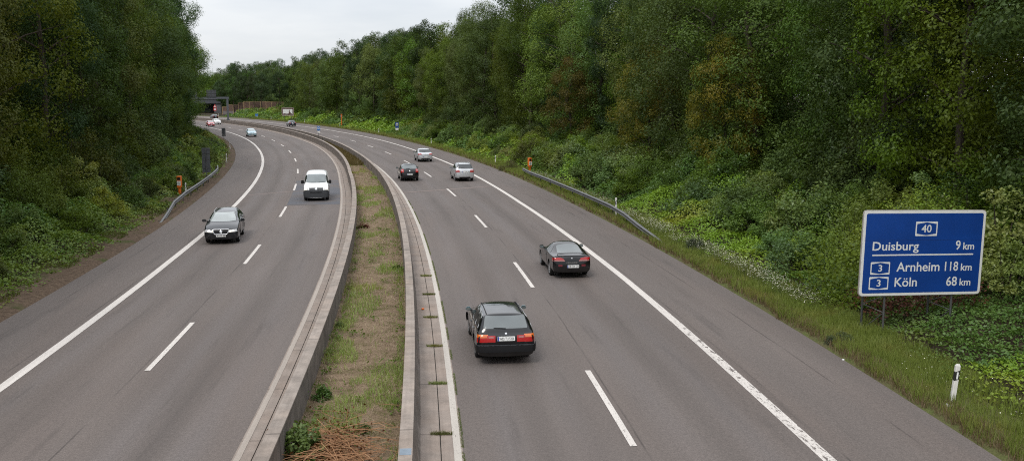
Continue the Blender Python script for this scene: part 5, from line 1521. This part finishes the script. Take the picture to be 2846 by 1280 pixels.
def dark_wagon(name, label, pos, rz):
    s = Car(dict(paint='dark', W=1.82, xf=2.38, xr=-2.38, h0=.78, h1=1.02, xc=1.28, b1=.98, b2=1.04, zr=1.50, zrr=1.46, wr=.70, wrr=.66,
                 xrf=.40, xrr=-1.92, xg=-2.22, zg=1.05, xs=-2.12, xd=-1.80, zt=1.02, ax=1.44, rx=-1.27, r=.325, lean=.03, gw=.78, sweep=.34, spokes=7, box=.5, hold=.15), name, label, 'car', pos, rz)
    s.patch('windscreen', [(-.70, 1.06), (-.35, 1.045), (.35, 1.045), (.70, 1.06), (.55, 1.415), (-.55, 1.415)], 'front', VM['glass_pale'], r=.05)
    s.patch('rear_window', [(-.62, 1.08), (.62, 1.08), (.52, 1.38), (-.52, 1.38)], 'rear', VM['glass'], r=.05)
    windows(s, [[(.86, 1.04), (.32, 1.37), (-.26, 1.40), (-.28, 1.05)], [(-.35, 1.05), (-.33, 1.40), (-1.08, 1.385), (-1.16, 1.07)], [(-1.22, 1.08), (-1.14, 1.38), (-1.62, 1.35), (-1.92, 1.13)]], trim='chrome')
    for sd in (1, -1):
        P = []
        xs = np.linspace(.12, -1.75, 10)
        for i, x in enumerate(xs):
            loc, n = s.ray('top', x, sd * .565); P.append(loc + Vector((0, 0, .015 if i in (0, 9) else .055)))
        s.bar('roof_rail', P, .017, VM['chrome'])
    s.door([(1.02, .32), (1.0, .70), (.86, 1.0), (-.30, 1.02), (-.30, .32)], (-.13, .86))
    s.door([(-.33, .32), (-.33, 1.02), (-1.2, 1.03), (-1.1, .76), (-.86, .52), (-.80, .32)], (-1.0, .88))
    s.patch('grille', [(-.40, .74), (.40, .74), (.32, .53), (-.32, .53)], 'front', VM['trim'], off=.006, r=.04)
    P = rounded([(-.42, .755), (.42, .755), (.33, .515), (-.33, .515)], .06, 4); P.append(P[0])
    s.strip('grille_frame', P, 'front', VM['chrome'], w=.05, off=.012)
    s.badge('front', 0, .655, .075)
    s.plate('K SY 78', 'front', .445, blue=False, w=.50, h=.11, tilt=.05)
    s.patch('lower_grille', [(-.40, .37), (.40, .37), (.38, .27), (-.38, .27)], 'front', VM['trim'], off=.006, r=.03)
    s.both('fog_lamp', [(.52, .40), (.70, .42), (.68, .33), (.54, .32)], 'front', VM['trim'], off=.006, r=.03)
    a, b = s.front_rad('headlamp', [(24, .60), (50, .64), (50, .745), (40, .745), (26, .72)], VM['lamp_clear'], cx=1.55, off=.007, r=.02)
    s.front_rad('headlight_bulb', [(28, .63), (34, .63), (34, .70), (28, .70)], VM['lamp_lit'], cx=1.55, off=.014, r=.02)
    s.front_rad('headlight_bulb', [(36, .64), (41, .65), (41, .71), (36, .71)], VM['lamp_lit'], cx=1.55, off=.014, r=.02)
    s.rear_rad('tail_lamp', [(30, .80), (52, .80), (52, .97), (30, .95)], VM['lamp_red'], cx=-1.4, off=.006)
    s.both('side_moulding', [(.95, .50), (.95, .535), (-.80, .535), (-.80, .50)], 'side', VM['chrome'], off=.01)
    s.mirrors(.83, 1.03, 'dark', size=(.13, .22, .14))
    return s.root

def white_van(name, label, pos, rz):
    s = Car(dict(paint='white', W=1.90, xf=2.44, xr=-2.44, h0=1.0, h1=1.22, xc=1.72, b1=1.16, b2=1.20, zr=1.96, zrr=1.95, wr=.87, wrr=.87, zb=.22,
                 xrf=.92, xrr=-2.22, xg=-2.36, zg=1.22, xs=-2.30, xd=-2.1, zt=1.20, ax=1.52, rx=-1.48, r=.335, lean=.03, gw=.90, sweep=.2, rim='steel', tw=.22, rail=.09, crown=.03, nose=.10, box=1, hold=.12), name, label, 'van', pos, rz)
    s.patch('windscreen', [(-.74, 1.275), (-.3, 1.255), (.3, 1.255), (.74, 1.275), (.66, 1.80), (.3, 1.825), (-.3, 1.825), (-.66, 1.80)], 'front', VM['glass_grey'], r=.05)
    s.patch('rear_window', [(-.68, 1.25), (.68, 1.25), (.62, 1.78), (-.62, 1.78)], 'rear', VM['glass'], r=.05)
    windows(s, [[(1.50, 1.23), (.98, 1.72), (.50, 1.75), (.50, 1.22)]])
    s.door([(1.52, .45), (1.5, 1.0), (1.42, 1.2), (.45, 1.2), (.45, .40), (1.05, .40), (1.12, .50)], (.6, 1.08))
    s.patch('grille', [(-.52, .955), (.52, .955), (.50, .80), (-.50, .80)], 'front', VM['grey_trim'], off=.006, r=.02)
    s.badge('front', 0, .885, .085)
    s.patch('bumper', [(-58, .26), (58, .26), (58, .70), (-58, .70)], 'radial', VM['grey_trim'], cx=1.25, off=.02)
    s.patch('bumper_lip', [(-44, .705), (44, .705), (42, .79), (-42, .79)], 'radial', VM['grey_trim'], cx=1.25, off=.012)
    s.patch('lower_grille', [(-.46, .60), (.46, .60), (.40, .67), (-.40, .67)], 'front', VM['trim'], off=.026, r=.02)
    s.patch('headlamp_housing', [(31, .79), (50, .83), (48, .975), (31, .965)], 'radial', VM['lamp_clear'], cx=1.35, off=.007, r=.01)
    s.patch('headlamp_housing', [(-31, .79), (-50, .83), (-48, .975), (-31, .965)], 'radial', VM['lamp_clear'], cx=1.35, off=.007, r=.01)
    s.front_rad('headlight_bulb', [(33, .82), (41, .82), (41, .94), (33, .94)], VM['lamp_lit'], cx=1.35, off=.014, r=.02)
    s.front_rad('turn_lamp', [(46, .84), (50, .84), (49, .95), (46, .95)], VM['lamp_orange'], cx=1.35, off=.012)
    s.plate('DU VX 869', 'front', .47, w=.52, h=.11, tilt=.05)
    s.rear_rad('tail_lamp', [(36, .80), (44, .80), (44, 1.16), (36, 1.16)], VM['lamp_red'], cx=-1.4, off=.006)
    wiper(s, 'front', (.1, 1.27), (.62, 1.31)); wiper(s, 'front', (-.55, 1.27), (-.02, 1.285))
    s.mirrors(1.30, 1.27, 'trim', size=(.13, .22, .26), out=.1)
    return s.root

HATCH = dict(W=1.70, xf=2.0, xr=-2.0, h0=.76, h1=1.0, xc=1.06, b1=.95, b2=1.0, zr=1.475, zrr=1.43, wr=.78, wrr=.76, xrf=.28, xrr=-1.40, xg=-1.84, zg=1.02, xs=-1.74,
             xd=-1.42, zt=1.0, ax=1.20, rx=-1.30, r=.30, lean=.04, gw=.82, sweep=.3, sub=2, box=.6, hold=.15)

def hatch(name, label, pos, rz, paint, kind, plate='', lit=False, glassr='glass', **over):
    c = dict(HATCH); c.update(over); c['paint'] = paint
    s = Car(c, name, label, 'car', pos, rz)
    W = c['W'] / 2; zr = c['zr']; b1 = c['b1']; b2 = c['b2']; xc = c['xc']; xrf = c['xrf']; xrr = c['xrr']; xg = c['xg']; zg = c['zg']
    wl = W * .74; wu = W * c['wr'] * .84
    s.patch('windscreen', [(-wl, c['h1'] + .045), (wl, c['h1'] + .045), (wu, zr - .09), (-wu, zr - .09)], 'front', VM['glass_grey' if kind != 'front_pale' else 'glass_pale'], r=.05)
    gl, gu = W * c['gw'] * .96, W * c['wrr'] * .95
    s.patch('rear_window', [(-gl, zg + .055), (gl, zg + .055), (gu, c['zrr'] - .06), (-gu, c['zrr'] - .06)], 'rear', VM[glassr], r=.06)
    bz = b1 + .055
    windows(s, [[(xc - .40, bz), (xrf - .08, zr - .125), (-.30, zr - .11), (-.34, bz + .01)], [(-.41, bz + .01), (-.37, zr - .11), (xrr + .45, zr - .12), (xrr + .12, b2 + .085)]])
    s.plate(plate, 'rear', c.get('pz', .62), w=.52, h=.11)
    s.plate(plate, 'front', .46, w=.50, h=.11, tilt=.05)
    if lit is not None:
        s.front_rad('headlamp', [(22, .60), (48, .66), (48, .79), (24, .74)], VM['lamp_clear'], cx=c['xf'] - .85, off=.007, r=.02)
    s.patch('grille', [(-.42, .70), (.42, .70), (.38, .62), (-.38, .62)], 'front', VM['trim'], off=.006, r=.02)
    s.patch('lower_grille', [(-.55, .36), (.55, .36), (.50, .26), (-.50, .26)], 'front', VM['trim'], off=.006, r=.03)
    s.badge('front', 0, .68, .05); s.badge('rear', 0, c.get('bz', .90), c.get('br', .045))
    cx = c['xr'] + .95
    if kind == 'round_lamps':
        s.rear_rad('tail_lamp', [(27, .80), (48, .80), (48, 1.02), (30, .99)], VM['lamp_red'], cx=cx, off=.007, r=.05)
        s.rear_rad('lamp_centre', [(33, .86), (41, .86), (41, .95), (33, .95)], VM['lamp_pink'], cx=cx, off=.012, r=.04)
    elif kind == 'wide_lamps':
        s.rear_rad('tail_lamp', [(24, .82), (48, .80), (48, .96), (34, .955), (25, .90)], VM['lamp_red'], cx=cx, off=.007, r=.025)
        s.rear_rad('lamp_centre', [(31, .845), (40, .845), (40, .885), (31, .885)], VM['lamp_pink'], cx=cx, off=.012, r=.02)
    elif kind == 'tall_lamps':
        s.rear_rad('tail_lamp', [(30, .80), (45, .74), (47, 1.06), (37, 1.06), (33, .93)], VM['lamp_red'], cx=cx, off=.007, r=.03)
        s.rear_rad('lamp_centre', [(36, .90), (45, .90), (45, .99), (37, .99)], VM['lamp_pink'], cx=cx, off=.012, r=.02)
    else:
        s.rear_rad('tail_lamp', [(31, .78), (47, .78), (47, .98), (33, .98)], VM['lamp_red'], cx=cx, off=.007, r=.03)
    s.patch('rear_valance', [(142, .24), (218, .24), (214, .40), (146, .40)], 'radial', VM['trim'], cx=cx - .2, off=.008)
    if c.get('rails'):
        for sd in (1, -1):
            P = []
            for x in np.linspace(.1, xrr + .1, 8):
                loc, n = s.ray('top', x, sd * W * .60); P.append(loc + n * .04)
            s.bar('roof_rail', P, .018, VM[c['rails']])
    if c.get('doors'):
        s.door([(xc - .25, .32), (xc - .25, .70), (xc - .38, b1), (-.34, b1 + .01), (-.34, .32)], (-.18, .82))
    wiper(s, 'rear', (0, zg + .06), (.34, zg + .085))
    s.mirrors(xc - .42, b1 + .04, paint if not c.get('mt') else c['mt'], size=(.12, .19, .13))
    return s.root
simple_red = simple('reflector_dark_red', (.14, .012, .02), .3)
# ------------------------------------------------------------------ traffic
def car_at(fn, s, d, facing, *args, yaw=0.0, **kw):
    x, y, z = P3(s, d, .012)
    return fn(args[0], args[1], (x, y, z), head(s) + (0 if facing > 0 else math.pi) + yaw, *args[2:], **kw)
# departing: s is the middle of the car; the rear wheels stand 1.3 m nearer
car_at(black_wagon, 30.0, -2.33, 1, 'estate_car', 'black older estate car with red and orange tail lamps and teal mirrors, nearest the camera', yaw=.01)
car_at(black_coupe, 42.9, 1.98, 1, 'coupe', 'black coupe with a small boot spoiler driving beside the white edge line', yaw=-.01)
hatch_plus = dict(zr=1.60, zrr=1.56, W=1.76, xf=2.1, xr=-2.1, b1=1.0, b2=1.05, zg=1.08, zt=1.06, h1=1.06, xrr=-1.72, xd=-1.66, xg=-1.99, xs=-1.9)
car_at(hatch, 90.0, 2.48, 1, 'hatchback', 'tall silver hatchback with roof rails and round red lamps at the edge line', 'silver', 'round_lamps', 'DU HK 483', rails='silver', doors=1, pz=.83, bz=1.0, br=.05, **hatch_plus)
car_at(hatch, 116.2, 2.15, 1, 'hatchback', 'silver hatchback with wide lamps ahead of the black hatchback', 'silver', 'wide_lamps', 'MH AS 217', W=1.77, xf=2.1, xr=-2.1, zr=1.50, zrr=1.45, doors=1, pz=.58, bz=.93)
car_at(hatch, 91.1, -2.50, 1, 'hatchback', 'black hatchback with tall red lamps in the inner lane beside the tall silver one', 'black', 'tall_lamps', 'OB RL 54', glassr='glass_grey', doors=1, W=1.72, pz=.60, br=.06)
car_at(hatch, 249.5, 2.6, 1, 'hatchback', 'dark hatchback on the far bend below the brown framed picture sign', 'navy', 'plain', 'E KL 362', glassr='glass')
car_at(hatch, 334.5, 2.0, 1, 'hatchback', 'dark car half hidden behind the barrier next to the gantry leg', 'black', 'plain', 'GE T 91', glassr='glass_grey', zr=1.52, zrr=1.48)
# oncoming
car_at(dark_wagon, 55.1, -14.95, -1, 'estate_car', 'dark grey estate car with silver roof rails and lit headlights coming toward the camera', yaw=.05)
car_at(white_van, 76.0, -10.75, -1, 'van', 'white van with black bumper and lit headlights on the bluish asphalt patch')
car_at(hatch, 193.3, -15.2, -1, 'hatchback', 'pale blue hatchback coming round the bend on its own', 'blue', 'front_pale', 'BOT J 75', W=1.70)
car_at(hatch, 258.0, -15.8, -1, 'hatchback', 'bright red small car coming round the far bend near the trees', 'red', 'front_pale', 'RE P 44', W=1.68)
car_at(hatch, 276.3, -11.0, -1, 'hatchback', 'white car coming round the far bend beside the barrier behind the red one', 'white', 'front_pale', 'HER B 8', W=1.76, zr=1.43, zrr=1.38)
# ------------------------------------------------------------------ daylight: thin overcast
w = bpy.data.worlds.new('World'); scene.world = w; w.use_nodes = True
wt = w.node_tree; wt.nodes.clear()
def wn(t, **k):
    n = wt.nodes.new(t)
    for a, b in k.items(): setattr(n, a, b)
    return n
SUN_EL, SUN_AZ = R(52), R(205)      # azimuth clockwise from +Y: behind the camera, to its left
sky = wn('ShaderNodeTexSky', sky_type='NISHITA'); sky.sun_disc = False; sky.sun_elevation = SUN_EL; sky.sun_rotation = SUN_AZ
bg1 = wn('ShaderNodeBackground'); bg1.inputs[1].default_value = .10
wt.links.new(sky.outputs[0], bg1.inputs[0])
tc = wn('ShaderNodeTexCoord'); sp = wn('ShaderNodeSeparateXYZ'); wt.links.new(tc.outputs['Generated'], sp.inputs[0])
# cloud layer: project the view direction onto a plane high above
dv = wn('ShaderNodeMath', operation='ADD'); dv.inputs[1].default_value = .12; wt.links.new(sp.outputs[2], dv.inputs[0])
mx = wn('ShaderNodeMath', operation='MAXIMUM'); mx.inputs[1].default_value = .04; wt.links.new(dv.outputs[0], mx.inputs[0])
pv = wn('ShaderNodeVectorMath', operation='DIVIDE'); wt.links.new(tc.outputs['Generated'], pv.inputs[0])
cb = wn('ShaderNodeCombineXYZ'); 
for i in range(3): wt.links.new(mx.outputs[0], cb.inputs[i])
wt.links.new(cb.outputs[0], pv.inputs[1])
nz = wn('ShaderNodeTexNoise'); nz.inputs['Scale'].default_value = .55; nz.inputs['Detail'].default_value = 5; nz.inputs['Roughness'].default_value = .55
wt.links.new(pv.outputs[0], nz.inputs['Vector'])
rp = wn('ShaderNodeValToRGB'); e = rp.color_ramp.elements
e[0].position = .36; e[0].color = (.615, .65, .70, 1); e[1].position = .60; e[1].color = (.76, .775, .80, 1)
wt.links.new(nz.outputs['Fac'], rp.inputs['Fac'])
# an overcast sky is brighter overhead
zr_ = wn('ShaderNodeMapRange'); zr_.inputs[1].default_value = 0; zr_.inputs[2].default_value = 1; zr_.inputs[3].default_value = .82; zr_.inputs[4].default_value = 2.25
wt.links.new(sp.outputs[2], zr_.inputs[0])
bg2 = wn('ShaderNodeBackground'); wt.links.new(rp.outputs[0], bg2.inputs[0]); wt.links.new(zr_.outputs[0], bg2.inputs[1])
ms = wn('ShaderNodeMixShader'); ms.inputs[0].default_value = .88
wo = wn('ShaderNodeOutputWorld')
wt.links.new(bg1.outputs[0], ms.inputs[1]); wt.links.new(bg2.outputs[0], ms.inputs[2]); wt.links.new(ms.outputs[0], wo.inputs[0])

sl = bpy.data.lights.new('sun', 'SUN'); sl.energy = 1.35; sl.angle = R(16); sl.color = (1, .95, .88)
so = bpy.data.objects.new('sun', sl); col.objects.link(so)
dirv = Vector((math.sin(SUN_AZ) * math.cos(SUN_EL), math.cos(SUN_AZ) * math.cos(SUN_EL), math.sin(SUN_EL)))
so.rotation_euler = (-dirv).to_track_quat('-Z', 'Y').to_euler(); so.location = dirv * 80

cam = bpy.data.cameras.new('camera'); cam.lens = 33.394; cam.sensor_width = 36; cam.clip_end = 6000; cam.clip_start = .3
co = bpy.data.objects.new('camera', cam); col.objects.link(co)
co.location = (0, 0, 7.95); co.rotation_euler = (R(90 - 8.127), 0, 0)
scene.camera = co
vs = scene.view_settings
vs.view_transform = 'Standard'; vs.look = 'None'; vs.exposure = 0.38; vs.gamma = 1.0
cy = scene.cycles
cy.max_bounces = 6; cy.diffuse_bounces = 3; cy.glossy_bounces = 3; cy.transmission_bounces = 3; cy.transparent_max_bounces = 4
cy.caustics_reflective = False; cy.caustics_refractive = False
cy.pixel_filter_type = 'BLACKMAN_HARRIS'; cy.filter_width = 1.1
cy.use_denoising = False; cy.use_adaptive_sampling = False
